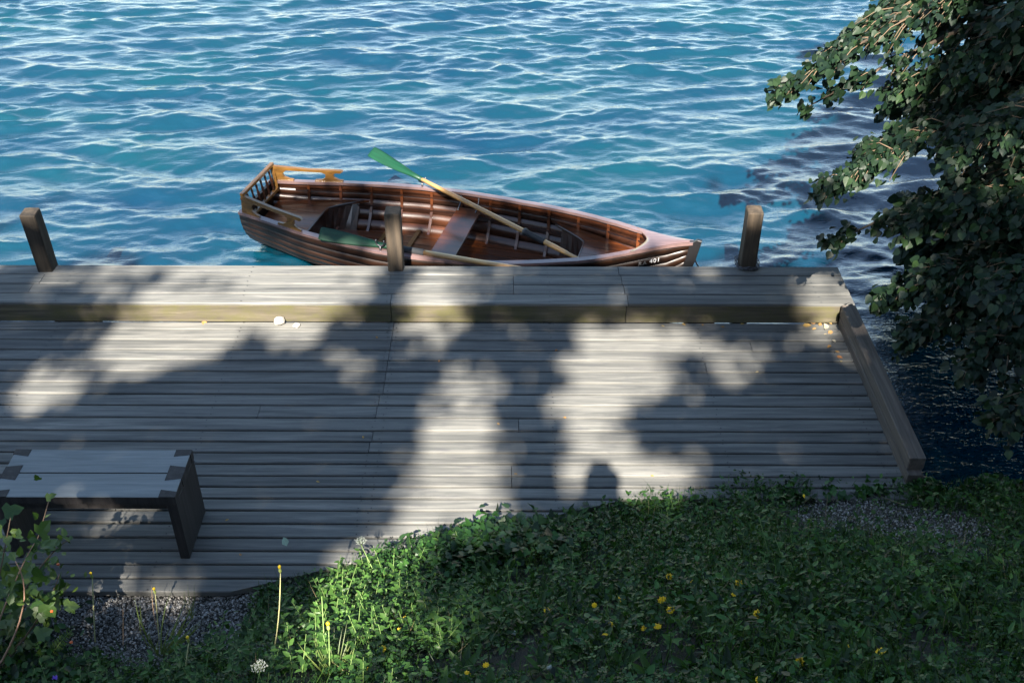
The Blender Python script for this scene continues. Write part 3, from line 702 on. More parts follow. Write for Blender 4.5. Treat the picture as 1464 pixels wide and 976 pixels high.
def shade_trees():
    du = .05; us = np.arange(-9, 10, du); vs_ = np.arange(.5, 18, du); U, V = np.meshgrid(us, vs_)
    wu = U+.16*(vnoise(U*3.2, V*3.2, 21, 3)-.5); wv = V+.16*(vnoise(U*3.2+7, V*3.2, 22, 3)-.5)
    dens = np.ones_like(U)
    # the crowns end over the shore: only single boughs reach the boat, more on the right by the linden
    bn = vnoise(U*1.9+3, V*1.9, 41, 3)                  # loose crown over the boat, closed again beyond it
    bx_, by_ = w2b(U, V-.05); band = (np.abs(by_) < halfb(bx_/BL)*.95) & (bx_ > 0) & (bx_ < BL); dens = np.where((bn > .56) & band & (by_ > -.25), .08, dens); end = np.interp(U, [-9, -4.35, -4.2, -3.65, -3.5, 1.75, 1.85, 2.3, 2.4, 2.9, 3.3, 4, 9], [7.9, 7.9, 8.4, 8.4, 7.9, 7.95, 8.4, 8.4, 8.1, 8.2, 9.6, 12.2, 13.5]); dens = np.where((wv > end+.25*(bn-.5)) & ~band, 0, dens); dens = np.where(band & (V > 9.5), 0, dens); dens = np.where((U > 2.0) & (U < 3.4) & (V > 9.2) & (V < 10.2) & (bn > .62), .5, dens)
    for P, a in gaps():
        mk_ = inpoly(wu, wv, P)
        for sh in ((1, 0), (-1, 0), (0, 1), (0, -1)): mk_ = mk_ | np.roll(mk_, sh, (0, 1))
        dens = np.where(mk_, np.minimum(dens, 1-a), dens)
    # gaps that light the hanging linden sprays, the bush and the flower stalks
    db = float(proj(hit_bank(-25, 985))[2])-.05; ds = float(proj(hit_bank(136, 924))[2])
    for (px, py, dep, r, a) in ((1345, 285, 7.6, .30, .8), (1420, 280, 7.4, .22, .8), (1440, 110, 7.6, .26, .75), (1420, 190, 7.4, .2, .7), (1215, 345, 7.8, .1, .7), (20, 760, db, .20, .95), (-10, 800, db, .26, .95), (55, 850, db, .12, .95), (60, 880, db, .08, .8), (-1, -1, 0, .17, 1), (128, 850, ds, .18, 1), (222, 862, ds, .17, 1)):
        cu, cv = sun_uv(un(px, py, depth=dep)) if px > 0 else sun_uv((-.984, 7.7, .45)); e = np.hypot(U-cu, (V-cv))
        dens = np.where(e < r*(.7+.6*vnoise(U*5, V*5, 50, 2)), np.minimum(dens, 1-a), dens)
    for ax in (0, 1):
        dens = (dens+np.roll(dens, 1, ax)+np.roll(dens, -1, ax)+.6*np.roll(dens, 2, ax)+.6*np.roll(dens, -2, ax))/4.2
    n = 145000; u = rng.uniform(-9, 9.9, n); v = rng.uniform(.5, 14.0, n)
    dd_ = dens[((v-.5)/du).astype(int).clip(0, len(vs_)-1), ((u+9)/du).astype(int).clip(0, len(us)-1)]
    keep = rng.random(n) < dd_**1.6; u, v = u[keep], v[keep]; n = len(u)
    z = 10.5 + 5.5*rng.random(n)**1.2
    P = np.stack([u-KX*z, v-KY*z, z], 1)
    nrm = np.array(SUN)[None]*.9 + rng.normal(0, .45, (n, 3)); d = np.cross(nrm, rng.normal(0, 1, (n, 3)))
    R = frames(d, nrm); s = rng.uniform(.105, .17, n)
    for sgn, tx, ty, lab in ((-1, -8.2, -8.5, 'tall broad tree behind the viewpoint shading the left half of the dock'), (1, 4.9, -8.0, 'tall broad tree behind the viewpoint shading the right half of the dock')):
        k = (u < .3) if sgn < 0 else (u >= .3)
        root = tag(empty('shade_tree', (tx, ty, 3.3)), lab, 'tree', 'shade trees on the bank')
        o = np.array([tx, ty, 3.3])
        link('crown', scatter('crown', *CAN, P[k]-o, R[k], s[k], M['canopy']), root)['kind'] = 'stuff'
        link('trunk', tube([(0, 0, -.5), (0, 0, .3), (.1, .05, 3), (.0, .2, 6), (.1, .3, 9), (0, .3, 12)], [.42, .32, .26, .22, .16, .05], M['bark'], 12), root)
        for i in range(9):
            a = i*2.4; h0 = 5.4+.55*i; tip = np.array([2.6*math.cos(a)-sgn*1.2, 3.0*math.sin(a)+.6, h0+1.9])
            if sgn < 0: tip[0] = .55*(tip[0]-sgn*1.2)-1.0
            st_ = np.array([.05, .2, h0]); link('limb', tube([st_, st_*.5+tip*.5+np.array([0, 0, .5]), tip], [.10, .06, .02], M['bark'], 7), root)
shade_trees()

# ------------------------------------------------------------------ linden by the water, right
def linden():
    tr = np.array([6.3, 6.6, 0.0]); root = tag(empty('linden_tree', tr), 'dark leafy tree overhanging the water at the right end of the dock', 'tree')
    link('trunk', tube([(0, -.6, -.6), (0, -.3, .2), (-.1, 0, 1.5), (-.3, .1, 3), (-.2, .3, 4.6), (0, .3, 6.8)], [.34, .27, .22, .18, .14, .04], M['bark'], 12), root)
    tips = [ # px, py, depth of the tip, base height on trunk, width, leaves
        (1118, 128, 8.0, 4.0, .34, 330), (1185, 75, 8.4, 4.4, .42, 380), (1255, 15, 8.8, 4.8, .45, 350), (1160, 150, 8.1, 3.6, .25, 140), (1178, 268, 7.7, 3.0, .34, 420), (1195, 345, 7.8, 2.4, .20, 110),
        (1240, 215, 8.0, 3.4, .36, 320), (1290, 130, 7.8, 3.8, .45, 420), (1300, 320, 7.4, 2.6, .42, 420), (1265, 425, 7.7, 1.7, .30, 260), (1300, 480, 7.4, 1.5, .36, 320),
        (1345, 400, 7.2, 2.0, .5, 420), (1385, 520, 6.9, 1.4, .42, 330), (1400, 300, 6.9, 2.6, .5, 420), (1375, 210, 7.0, 3.2, .5, 420), (1390, 90, 7.2, 3.8, .5, 420), (1340, 40, 8.4, 4.4, .5, 350),
        (1440, 600, 6.5, 1.0, .4, 260), (1440, 420, 6.5, 2.0, .5, 360), (1450, 180, 6.6, 3.2, .5, 340), (1450, 20, 6.9, 4.2, .5, 300), (1310, -60, 9.0, 5.4, .6, 300), (1420, -60, 8.0, 5.6, .7, 340)]
    W = [((3.6, 9.2, 4.2), 4.8, .6, 260), ((4.2, 8.6, 1.8), 2.6, .6, 300), ((4.6, 7.8, .9), 2.0, .6, 300), ((5.0, 5.4, 2.6), 3.0, .7, 300), ((4.2, 6.0, 1.2), 2.0, .55, 320), ((4.5, 5.5, 4.4), 4.8, .7, 260), ((7.6, 8.4, 4.0), 4.0, .8, 260), ((8.2, 5.6, 3.6), 4.0, .8, 240), ((6.4, 8.9, 2.2), 3.0, .7, 260), ((5.6, 9.6, 3.4), 4.0, .7, 260), ((3.9, 7.3, 3.6), 4.2, .6, 300), ((4.4, 6.8, .55), 1.5, .5, 320), ((5.2, 7.6, .35), 1.3, .6, 300), ((4.9, 6.0, .45), 1.2, .55, 300), ((3.5, 8.8, 1.3), 2.6, .6, 380), ((3.9, 9.1, 2.1), 3.2, .6, 380), ((4.2, 8.4, .7), 1.8, .6, 380), ((3.65, 8.15, .25), 1.2, .5, 380), ((4.8, 9.3, 2.8), 3.6, .7, 340), ((4.6, 8.9, 1.5), 2.6, .7, 340), ((4.3, 7.4, .1), 1.0, .5, 340), ((5.3, 8.4, .5), 1.4, .6, 300), ((4.9, 7.9, 1.5), 2.4, .6, 400), ((5.3, 8.4, 2.4), 3.0, .7, 400), ((4.6, 8.2, 2.2), 3.0, .6, 400), ((5.6, 7.4, 1.0), 1.8, .6, 400), ((4.7, 7.2, 1.9), 2.6, .6, 400), ((5.2, 6.7, .5), 1.3, .5, 400), ((4.6, 9.6, 1.0), 2.0, .6, 400), ((5.5, 9.2, 1.6), 2.2, .6, 400), ((3.5, 5.0, 4.6), 4.6, .7, 420), ((3.3, 4.1, 5.0), 5.0, .7, 420), ((4.0, 6.2, 4.4), 4.4, .7, 420), ((3.7, 4.6, 3.7), 3.8, .7, 420), ((4.4, 3.6, 4.4), 4.4, .7, 420), ((4.6, 4.6, 2.4), 2.8, .7, 420), ((3.75, 8.9, .2), 1.4, .5, 420), ((4.1, 9.2, .9), 2.0, .6, 420), ((4.0, 8.7, 1.7), 2.4, .6, 420), ((4.5, 9.0, .3), 1.6, .6, 420), ((4.4, 9.3, 3.2), 4.0, .6, 420), ((3.9, 8.3, .05), 1.0, .5, 420), ((4.8, 8.6, .3), 1.2, .6, 420)]  # further boughs, most added to block sky light from water and deck
    boughs = [(un(a, b, depth=d), h, w_, n) for a, b, d, h, w_, n in tips] + [(np.array(p), h, w_, n) for p, h, w_, n in W]
    P, Dr, Nr, S, HID = [], [], [], [], []; twigs = []
    for bi, (tip, h0, wd, n) in enumerate(boughs):
        hid = bi >= len(tips)
        st = tr+np.array([-.2, .1, h0]); mid = st*.5+tip*.5+np.array([0, 0, .28*np.linalg.norm(tip-st)*.5])
        f = np.linspace(0, 1, 14)[:, None]; C = (1-f)**2*st+2*f*(1-f)*mid+f*f*tip
        link('branch', tube([c-tr for c in C], list(np.linspace(.06, .005, 14)), M['bark'], 6), root)
        ax = tip-st; ax /= np.linalg.norm(ax); side = np.cross(ax, [0, 0, 1.0]); side /= np.linalg.norm(side)
        # side twigs in a drooping flat spray, leaves along them
        nt_ = max(12, int(n/13*(3.0 if hid else 5.6)))
        for j in range(nt_):
            ff = 1-(rng.random()**1.2)*.62; i0 = ff*13; a = int(min(i0, 12)); base = C[a]+(C[a+1]-C[a])*(i0-a)
            ln = wd*(.35+.9*rng.random())*np.interp(ff, [.35, .6, .85, 1], [1.0, 1.1, .8, .35]); sd_ = rng.choice([-1, 1])
            dr = ax*.75+side*sd_*rng.uniform(.3, 1.0)+np.array([0, 0, rng.normal(-.05, .22)]); dr /= np.linalg.norm(dr)
            end = base+dr*ln+np.array([0, 0, -.28*ln]); pts = [base, base+dr*ln*.5, end]; twigs.append(tube([q-tr for q in pts], [.006, .004, .002], M['twig'], 4))
            for q in range(13):
                g = (q+rng.random())/13*1.05; p = (1-g)**2*base+2*g*(1-g)*(base+dr*ln*.55)+g*g*end
                lr = dr*.7+side*rng.normal(0, .7)+np.array([0, 0, -.45+rng.normal(0, .25)]); P.append(p+rng.normal(0, .025, 3)); Dr.append(lr)
                Nr.append(np.array([-.25, -.3, .8])+rng.normal(0, .55, 3)); S.append(rng.uniform(.036, .074)); HID.append(hid)
    P, Dr, Nr, S = map(np.array, (P, Dr, Nr, S)); R = frames(Dr, Nr)
    link('twigs', joinm(twigs), root)['kind'] = 'stuff'
    x, y, dep = proj(P); vis = (x > 1090) & (x < 1470) & (y > -5) & (y < 720)
    front = np.full(len(P), 1e9); cell = {}
    for i in np.where(vis)[0]:                           # frontmost leaf in each small cell
        k = (int(x[i]//15), int(y[i]//15)); 
        if k not in cell or dep[i] < dep[cell[k]]: cell[k] = i
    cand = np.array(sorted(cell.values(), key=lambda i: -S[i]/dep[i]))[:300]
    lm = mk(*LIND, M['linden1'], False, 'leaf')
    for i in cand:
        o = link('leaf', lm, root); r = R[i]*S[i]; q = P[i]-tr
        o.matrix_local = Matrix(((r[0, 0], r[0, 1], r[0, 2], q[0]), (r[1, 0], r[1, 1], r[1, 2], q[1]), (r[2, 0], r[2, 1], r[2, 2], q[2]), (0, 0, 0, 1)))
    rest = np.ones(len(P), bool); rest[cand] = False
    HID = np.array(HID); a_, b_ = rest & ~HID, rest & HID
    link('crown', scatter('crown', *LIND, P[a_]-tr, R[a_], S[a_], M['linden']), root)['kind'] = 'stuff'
    link('shading_crown', scatter('shading_crown', *CAN, P[b_]-tr, R[b_], S[b_]*2.3, M['linden']), root)['kind'] = 'stuff'  # added shading boughs, leaves enlarged to close the gaps
linden()

# ------------------------------------------------------------------ ground cover, gravel
def gravel_zone(x, y):
    px, py, _ = proj(np.stack([x, y, bank_z(x, y)], -1))
    z1 = np.exp(-(((px-1290)/190)**2+((py-(742+.14*(px-1250)))/46)**2)) + .8*np.exp(-(((px-1200)/45)**2+((py-705)/30)**2))
    return z1
def cover():
    n = 420000; x = rng.uniform(-3.9, 4.9, n); y = rng.uniform(1.7, 5.75, n); yf = yfoot(x)
    edge = yf+.10*(vnoise(x*4, x*0+2, 3, 3)-.5)*2+.03
    gz = gravel_zone(x, y); dn = vnoise(x*3, y*3, 11, 3)
    left = (x < -1.55) & (y > 3.86+.15*(vnoise(x*5, y*5, 12, 2)-.5))
    p = np.clip(.25+1.9*(dn-.33), .1, 1)*np.clip(1.05-1.15*gz, .06, 1)*(y < edge)*np.where(left, .03, 1)
    px, py, _ = proj(np.stack([x, y, bank_z(x, y)], -1)); p = p*((px > -120) & (px < 1600) & (py < 1080))
    k = rng.random(n) < p; x, y = x[k], y[k]; n = len(x); kind = vnoise(x*2.2+40, y*2.2, 13, 3)+rng.normal(0, .10, n)
    hh = (.01+.13*rng.random(n)**1.3)*(.35+1.3*vnoise(x*3.1, y*3.1, 14, 3)); P = np.stack([x, y, bank_z(x, y)+hh], 1)
    up = np.array([0, .42, .9]); up = np.array([0, .35, .94]); nr = up[None]+rng.normal(0, .55, (n, 3)); d = np.cross(nr, rng.normal(0, 1, (n, 3)))
    R = frames(d, nr); a = kind > .60; b = (kind <= .60) & (kind > .36); c = kind <= .36
    # thin out each kind to its own leaf size
    sub = lambda m, f: m & (rng.random(n) < f)
    m1 = sub(b, .55); m2 = sub(a, .36); m3 = sub(c, .62)
    S = .015+.036*rng.random(n)**1.7
    o = link('ground_cover', scatter('ground_cover', *LEAF, P[m1], R[m1], S[m1], M['ground_leaf'])); tag(o, 'low leafy ground cover over the shaded bank', 'ground cover', kind='stuff')
    o = link('clover', scatter('clover', *TREF, P[m2], R[m2], rng.uniform(.022, .034, m2.sum()), M['clover'])); tag(o, 'patches of clover leaves on the bank', 'clover', kind='stuff')
    o = link('ground_cover', scatter('ground_cover', *LEAF, P[m3], R[m3], np.stack([S[m3]*.75, S[m3]*1.3, S[m3]], 1), M['ground_leaf'])); tag(o, 'narrow leaved weeds between the clover on the bank', 'weeds', kind='stuff')
    # grass
    g = sub(np.ones(n, bool), .30); ng = g.sum(); up = np.array([0, .25, 1.0])[None]+rng.normal(0, .42, (ng, 3)); nn = rng.normal(0, 1, (ng, 3)); Pg = P[g]; Pg[:, 2] -= hh[g]
    L = rng.uniform(.05, .15, ng); o = link('grass', scatter('grass', *BLADE, Pg, frames(up, nn), np.stack([rng.uniform(.003, .0055, ng), L, L], 1), M['grass'])); tag(o, 'short grass blades growing through the clover', 'grass', kind='stuff')
    # broad rosettes
    V = []; 
    k = rng.permutation(n)[:260]; pos, Rr, ss = [], [], []
    for i in k:
        if gz[0] is None: break
        a0 = rng.random()*6
        for j in range(rng.integers(5, 9)):
            a_ = a0+j*2.399; dv = np.array([math.cos(a_), math.sin(a_), .45+.4*rng.random()]); pos.append([x[i], y[i], bank_z(x[i], y[i])+.02]); Rr.append((dv, np.array([0, 0, 1.0]))); ss.append(rng.uniform(.07, .13))
    pos = np.array(pos); ss = np.array(ss); Rm = frames(np.array([r[0] for r in Rr]), np.array([r[1] for r in Rr])+rng.normal(0, .15, (len(pos), 3)))
    o = link('broad_leaf_weeds', scatter('broad_leaf_weeds', *LEAF, pos, Rm, np.stack([ss*.5, ss, ss], 1), M['grass'])); tag(o, 'broad leaved rosettes scattered on the bank', 'weeds', kind='stuff')
    # ivy mound
    m = 2600; xi = rng.normal(-.12, .33, m); yi = rng.normal(4.56, .16, m)+.18*xi; ok = (yi < yfoot(xi)+.12); xi, yi = xi[ok], yi[ok]; m = len(xi)
    zi = bank_z(xi, yi)+.02+.17*rng.random(m)*np.exp(-((xi+.12)/.5)**2); up = np.array([0, .1, .9])[None]+rng.normal(0, .38, (m, 3)); dv = np.array([0, .7, -.35])[None]+rng.normal(0, .5, (m, 3))
    o = link('ivy', scatter('ivy', *IVY, np.stack([xi, yi, zi], 1), frames(dv, up), rng.uniform(.035, .065, m), M['ivy'])); tag(o, 'mound of glossy ivy spilling over the deck edge', 'ivy', kind='stuff')
    # taller weeds: stems with pairs of leaves
    pos, dv, nr_, ss = [], [], [], []; sv = []
    for i in range(420):
        if i < 150: xx, yy = rng.normal(-.75, .35), rng.normal(3.7, .42)
        elif i < 220: xx, yy = rng.uniform(-2.6, -1.2), rng.uniform(3.1, 3.75)
        else: xx, yy = rng.uniform(-1.5, 4.2), rng.uniform(2.6, 5.2)
        if yy > yfoot(xx)-.05 or gravel_zone(np.array(xx), np.array(yy)) > .5: continue
        hgt = rng.uniform(.08, .24)*(1.2 if i < 220 else .8); b0 = np.array([xx, yy, float(bank_z(np.array(xx), np.array(yy)))]); tp = b0+np.array([rng.normal(0, .25), rng.normal(.1, .25), 1])*hgt
        sv.append(tube([b0, tp], [.0022, .0012], M['gstem'], 3)); nl = int(5+hgt*30); a0 = rng.random()*6
        for j in range(nl):
            f_ = .25+.75*j/nl; a1 = a0+j*2.4; pos.append(b0+(tp-b0)*f_); dv.append([math.cos(a1), math.sin(a1), .25]); nr_.append(rng.normal(0, .25, 3)+np.array([0, 0, 1])); ss.append(rng.uniform(.03, .06)*(1.25-.5*f_))
    pos, dv, nr_, ss = map(np.array, (pos, dv, nr_, ss))
    o = link('tall_weeds', scatter('tall_weeds', *LEAF, pos, frames(dv, nr_), np.stack([ss*.8, ss, ss], 1), M['weed'])); tag(o, 'taller leafy weeds standing out of the ground cover', 'weeds', kind='stuff')
    o = link('weed_stems', joinm(sv)); tag(o, 'thin green stems of the taller weeds', 'weeds', kind='stuff')
    # long grass in loose patches
    ng = 5200; xg = rng.uniform(-3.3, 4.4, ng); yg = rng.uniform(2.3, 5.2, ng); kk = (vnoise(xg*1.8, yg*1.8, 77, 2) > .52) & (yg < yfoot(xg)-.03) & (gravel_zone(xg, yg) < .6) & ~((xg < -1.5) & (yg > 3.8)); xg, yg = xg[kk], yg[kk]; ng = len(xg)
    L = rng.uniform(.09, .26, ng); up = np.array([.1, .3, 1.0])[None]+rng.normal(0, .5, (ng, 3)); o = link('long_grass', scatter('long_grass', *BLADE, np.stack([xg, yg, bank_z(xg, yg)], 1), frames(up, rng.normal(0, 1, (ng, 3))), np.stack([rng.uniform(.003, .006, ng), L, L], 1), M['grass'])); tag(o, 'loose patches of longer grass on the bank', 'grass', kind='stuff')
    nd = 420; xg = rng.uniform(-2.5, 4.4, nd); yg = rng.uniform(2.5, 5.2, nd); kk = yg < yfoot(xg)-.03; xg, yg = xg[kk], yg[kk]; nd = len(xg); L = rng.uniform(.06, .2, nd)
    o = link('dry_stalks', scatter('dry_stalks', *BLADE, np.stack([xg, yg, bank_z(xg, yg)+.05], 1), frames(np.array([0, .2, .35])[None]+rng.normal(0, .8, (nd, 3)), rng.normal(0, 1, (nd, 3))), np.stack([np.full(nd, .003), L, L*.5], 1), M['straw'])); tag(o, 'dry straw stalks lying in the ground cover', 'stalks', kind='stuff')
    # weeds at the deck edge on the right
    m = 1400; xi = rng.uniform(.9, 4.6, m); yi = yfoot(xi)-.06+rng.normal(0, .05, m)+.05*(vnoise(xi*6, xi*0, 60, 2)-.5); cl = vnoise(xi*5, xi*0+1, 61, 2); kk = cl > .45; xi, yi = xi[kk], yi[kk]; m = len(xi)
    zi = bank_z(xi, yi)+.02+.14*rng.random(m)*(cl[kk]-.4)*2; up = np.array([0, .2, .9])[None]+rng.normal(0, .4, (m, 3)); dv = np.array([0, .5, .1])[None]+rng.normal(0, .7, (m, 3))
    o = link('edge_weeds', scatter('edge_weeds', *IVY, np.stack([xi, yi, zi], 1), frames(dv, up), rng.uniform(.03, .06, m), M['clover'])); tag(o, 'lobed weeds along the deck edge on the right', 'weeds', kind='stuff')
cover()
def gravel():
    tv = np.array([(1, 0, 0), (-1, 0, 0), (0, 1, 0), (0, -1, 0), (.25, .2, .9), (-.2, -.1, -.9)])*1.0
    tf = np.array([(0, 2, 4), (2, 1, 4), (1, 3, 4), (3, 0, 4), (2, 0, 5), (1, 2, 5), (3, 1, 5), (0, 3, 5)])
    n = 60000; x = rng.uniform(.2, 4.8, n); y = rng.uniform(2.6, 5.45, n); p = np.clip(gravel_zone(x, y), 0, 1)*.9+.02; k = (rng.random(n) < p) & (y < yfoot(x)); x, y = x[k], y[k]
    m = 42000; x2 = rng.uniform(-3.4, -.9, m); y2 = rng.uniform(3.4, 4.75, m); k = (y2 > 3.62+.1*rng.normal(0, 1, m)) & (y2 < yfoot(x2)+.5); x = np.concatenate([x, x2[k]]); y = np.concatenate([y, y2[k]]); n = len(x)
    P = np.stack([x, y, bank_z(x, y)+.003], 1); A = rng.normal(0, 1, (n, 3)); R = frames(A, rng.normal(0, 1, (n, 3)))
    S = (.004+.009*rng.random(n)**2.0)[:, None]*rng.uniform(.6, 1.2, (n, 3))
    tag(link('gravel', scatter('gravel', tv, tf, P, R, S, M['gravel'])), 'grey gravel showing through on the bank and beside the deck', 'gravel', kind='stuff')
gravel()

# ------------------------------------------------------------------ flowers, stalks, bush
def daisy_head(r=.017, n=16):
    V, Fc = [(0, 0, .004)], []
    for ring, (rr, z) in enumerate(((.45, .006), (1.0, .002))):
        for j in range(n):
            a = 2*math.pi*j/n; q = rr*(1 if ring == 0 or j % 2 else .78); V.append((r*q*math.cos(a), r*q*math.sin(a), z+(.004 if j % 2 else 0)))
    for j in range(n):
        k = (j+1) % n; Fc += [(0, 1+j, 1+k), (1+j, 1+n+j, 1+n+k, 1+k)]
    return mk(V, Fc, M['yellow'], False, 'flower_head')
HEAD = daisy_head()
def bank_point(px, py): return hit_bank(px, py)
fl = [(957, 824), (990, 832), (947, 858), (959, 872), (1050, 850), (1056, 834), (1083, 878), (940, 896), (921, 898), (850, 865), (888, 856), (864, 908), (872, 893), (695, 951), (579, 884), (571, 900), (547, 928), (1149, 709), (614, 860), (1212, 927), (1260, 932), (1142, 945), (668, 963), (1084, 972), (525, 957), (782, 873)]
def flab(px, py):
    if px < 630: return 'yellow flower in the sunlit patch of grass', 'yellow flowers in the sunlit patch'
    if py < 720: return 'single yellow flower by the gravel near the deck edge', None
    if px > 1100: return 'yellow flower low in the shaded grass on the right, apart from the cluster', 'yellow flowers on the right'
    if py > 940: return 'yellow flower at the bottom edge of the shaded grass', 'yellow flowers at the bottom edge'
    if px < 900: return 'small yellow flower in the shaded grass left of the flower cluster', 'yellow flowers left of the cluster'
    if px < 970: return 'yellow flower in the middle of the cluster in the shaded grass', 'yellow flowers of the cluster'
    return 'small yellow flower in the shaded grass right of the flower cluster', 'yellow flowers right of the cluster'
for px, py in fl:
    d = ray(px, py); p = bank_point(px, py+14)+np.array([0, 0, 0]); b0 = p.copy(); t = np.linalg.norm(p-np.array([0, 0, H]))-.03
    hp = np.array([0, 0, H])+d/np.linalg.norm(d)*(t-.09); lab, gr = flab(px, py)
    r = tag(empty('yellow_flower', b0), lab, 'flower', gr)
    h = link('flower_head', HEAD, r, Vector(hp-b0)); s = random.uniform(.8, 1.35); h.scale = (s, s, s); h.rotation_euler = (random.uniform(-.7, .3), random.uniform(-.6, .6), random.random()*6)
    link('stem', tube([(0, 0, -.01), tuple((hp-b0)*.6+np.array([.01, 0, 0])), tuple(hp-b0-np.array([0, 0, .003]))], .0016, M['gstem'], 4), r)
def ball(r, m, seed=0, sub=1, sq=1):
    bm = bmesh.new(); bmesh.ops.create_icosphere(bm, subdivisions=sub, radius=r); rr = random.Random(seed)
    for v in bm.verts: v.co *= 1+rr.uniform(-.18, .18); v.co.z *= sq
    me = bpy.data.meshes.new('ball'); bm.to_mesh(me); bm.free(); me.materials.append(m); return me
CLV = ball(.012, M['umbel'], 2, 2)
for px, py in ((616, 905), (641, 907), (1151, 790), (828, 931), (785, 971), (1105, 715), (1350, 873), (735, 690+230)):
    p = bank_point(px, py)+np.array([0, .02, .05]); r = tag(empty('clover_flower', p-np.array([0, 0, .05])), 'small white clover flower head on the bank', 'flower', 'white clover flowers')
    link('flower_head', CLV, r, (0, 0, .05)); link('stem', tube([(0, 0, -.02), (0, 0, .045)], .0013, M['gstem'], 4), r)
def stalk(top, bot, mat_, rad, lab, kind='bud', bend=0.0, depth=None, name='flower_stalk', cat='flower', group=None):
    b = bank_point(*bot); dep = float(proj(b)[2]); tp = un(*top, depth=dep if depth is None else depth)
    r = tag(empty(name, b), lab, cat, group); f = np.linspace(0, 1, 9); pts = [(tp-b)*q+np.array([bend*math.sin(math.pi*q), 0, 0]) for q in f]; pts[0] = pts[0]-np.array([0, 0, .03])
    link('stem', tube(pts, list(np.linspace(rad, rad*.75, 9)), M[mat_], 5), r); e = pts[-1]
    if kind == 'bud':
        link('bud', tube([e-np.array([0, 0, .004]), e+np.array([0, 0, .012]), e+np.array([0, 0, .028]), e+np.array([0, 0, .036])], [.003, .0085, .006, .004], M['bud'], 7), r)
        link('petals', tube([e+np.array([0, 0, .032]), e+np.array([0, 0, .044]), e+np.array([.002, 0, .052])], [.0055, .009, .004], M['yellow'], 7), r)
    if kind == 'umbel':
        rays, fl_ = [], []; rr = random.Random(int(top[0]))
        for j in range(22):
            a = j*2.399; q = .034*math.sqrt(j/22); d_ = np.array([q*math.cos(a), q*math.sin(a), .035-.15*q]); rays.append(tube([e, e+d_], .0009, M['gstem'], 3))
            for k in range(5): bm_ = ball(.0024, M['umbel'], j*5+k, 0); bm_.transform(Matrix.Translation(tuple(e+d_+np.array([rr.uniform(-.006, .006), rr.uniform(-.006, .006), rr.uniform(0, .004)])))); fl_.append(bm_)
        link('umbel_rays', joinm(rays), r); link('florets', joinm(fl_), r)
    return r
stalk((132, 826), (136, 924), 'stem', .0045, 'tall pale stalk with a closed yellow bud in front of the gravel')
stalk((222, 848), (228, 920), 'stem', .004, 'pale stalk with a closed yellow bud between the grass tuft and gravel')
stalk((176, 870), (176, 928), 'brownstem', .003, 'short brown stalk without a bud on the gravel', kind='none')
stalk((217, 838), (226, 905), 'brownstem', .0022, 'thin brown stalk leaning beside a yellow bud', kind='none', bend=-.01)
stalk((401, 818), (388, 952), 'stem', .0032, 'long thin curved stalk with an orange tip in front of the deck corner', bend=.012)
stalk((270, 918), (261, 985), 'stem', .0045, 'bent pale stalk with a yellow bud at the bottom edge')
stalk((460, 852), (466, 965), 'gstem', .003, 'thin green stalk rising at the left of the sunlit patch', kind='none')
stalk((470, 900), (472, 980), 'gstem', .003, 'green stalk with a bud in the sunlit grass')
stalk((516, 778), (545, 838), 'gstem', .003, 'white umbel flower standing before the deck at the ivy', 'umbel', name='umbel_flower')
stalk((372, 958), (360, 1015), 'gstem', .003, 'white drooping umbel flower at the bottom edge', 'umbel', name='umbel_flower')
def tuft(px, py, n, L, lab, spread=.6, seed=1, m='grass', wd=.006, lean=(0, 0)):
    b = bank_point(px, py); r_ = np.random.default_rng(seed); root = tag(empty('grass_tuft', b), lab, 'grass'); bm_ = mk(*BLADE, M['tuft'], True, 'blade')
    for i in range(n):
        a = r_.random()*6.283; l = L*(.5+.7*r_.random()); d = np.array([math.cos(a)*spread+lean[0], math.sin(a)*spread+lean[1], .9]); d /= np.linalg.norm(d)
        R = frames(d[None], np.array([[.3*math.cos(a), -.8, .5]])+r_.normal(0, .25, (1, 3)))[0]; o = link('blade', bm_, root); q = R*np.array([wd*r_.uniform(.7, 1.2), l, l*.9])[None, :]
        o.matrix_local = Matrix(((q[0, 0], q[0, 1], q[0, 2], 0), (q[1, 0], q[1, 1], q[1, 2], 0), (q[2, 0], q[2, 1], q[2, 2], -.01), (0, 0, 0, 1)))
tuft(230, 938, 26, .36, 'tuft of long arching grass blades beside the gravel', .6, 1, wd=.012, lean=(.35, .15))
tuft(275, 885, 7, .22, 'sparse dry grass stalks at the deck edge', .25, 2, wd=.004, lean=(.05, .1))
tuft(480, 968, 26, .26, 'sunlit grass tuft at the bottom of the picture', .5, 3)
tuft(1075, 930, 14, .12, 'broad grass tuft low in the shaded bank', .5, 4, wd=.012)
# fern, purple flower
def fern():
    b = bank_point(62, 960); tp = un(105, 898, depth=float(proj(b)[2])-.1); root = tag(empty('fern', b), 'small fern frond at the lower left corner', 'fern'); d = tp-b
    link('stem', tube([d*f_+np.array([0, 0, .03*math.sin(3.14*f_)]) for f_ in np.linspace(0, 1, 6)], .0025, M['gstem'], 4), root); lm = mk(*LEAF, M['bush'], False, 'leaflet')
    dn = d/np.linalg.norm(d); sd_ = np.cross(dn, [0, -.5, .8]); sd_ /= np.linalg.norm(sd_)
    for i in range(13):
        f_ = .12+.85*i/13
        for s in (-1, 1):
            dv = sd_*s+dn*.45; R = frames(dv[None], np.array([[0, -.5, .85]]))[0]; l = .062*(1-f_)**.7+.008; q = R*np.array([l*.55, l, l])[None, :]; o = link('leaflet', lm, root); p = d*f_+np.array([0, 0, .03*math.sin(3.14*f_)])
            o.matrix_local = Matrix(((q[0, 0], q[0, 1], q[0, 2], p[0]), (q[1, 0], q[1, 1], q[1, 2], p[1]), (q[2, 0], q[2, 1], q[2, 2], p[2]), (0, 0, 0, 1)))
fern()
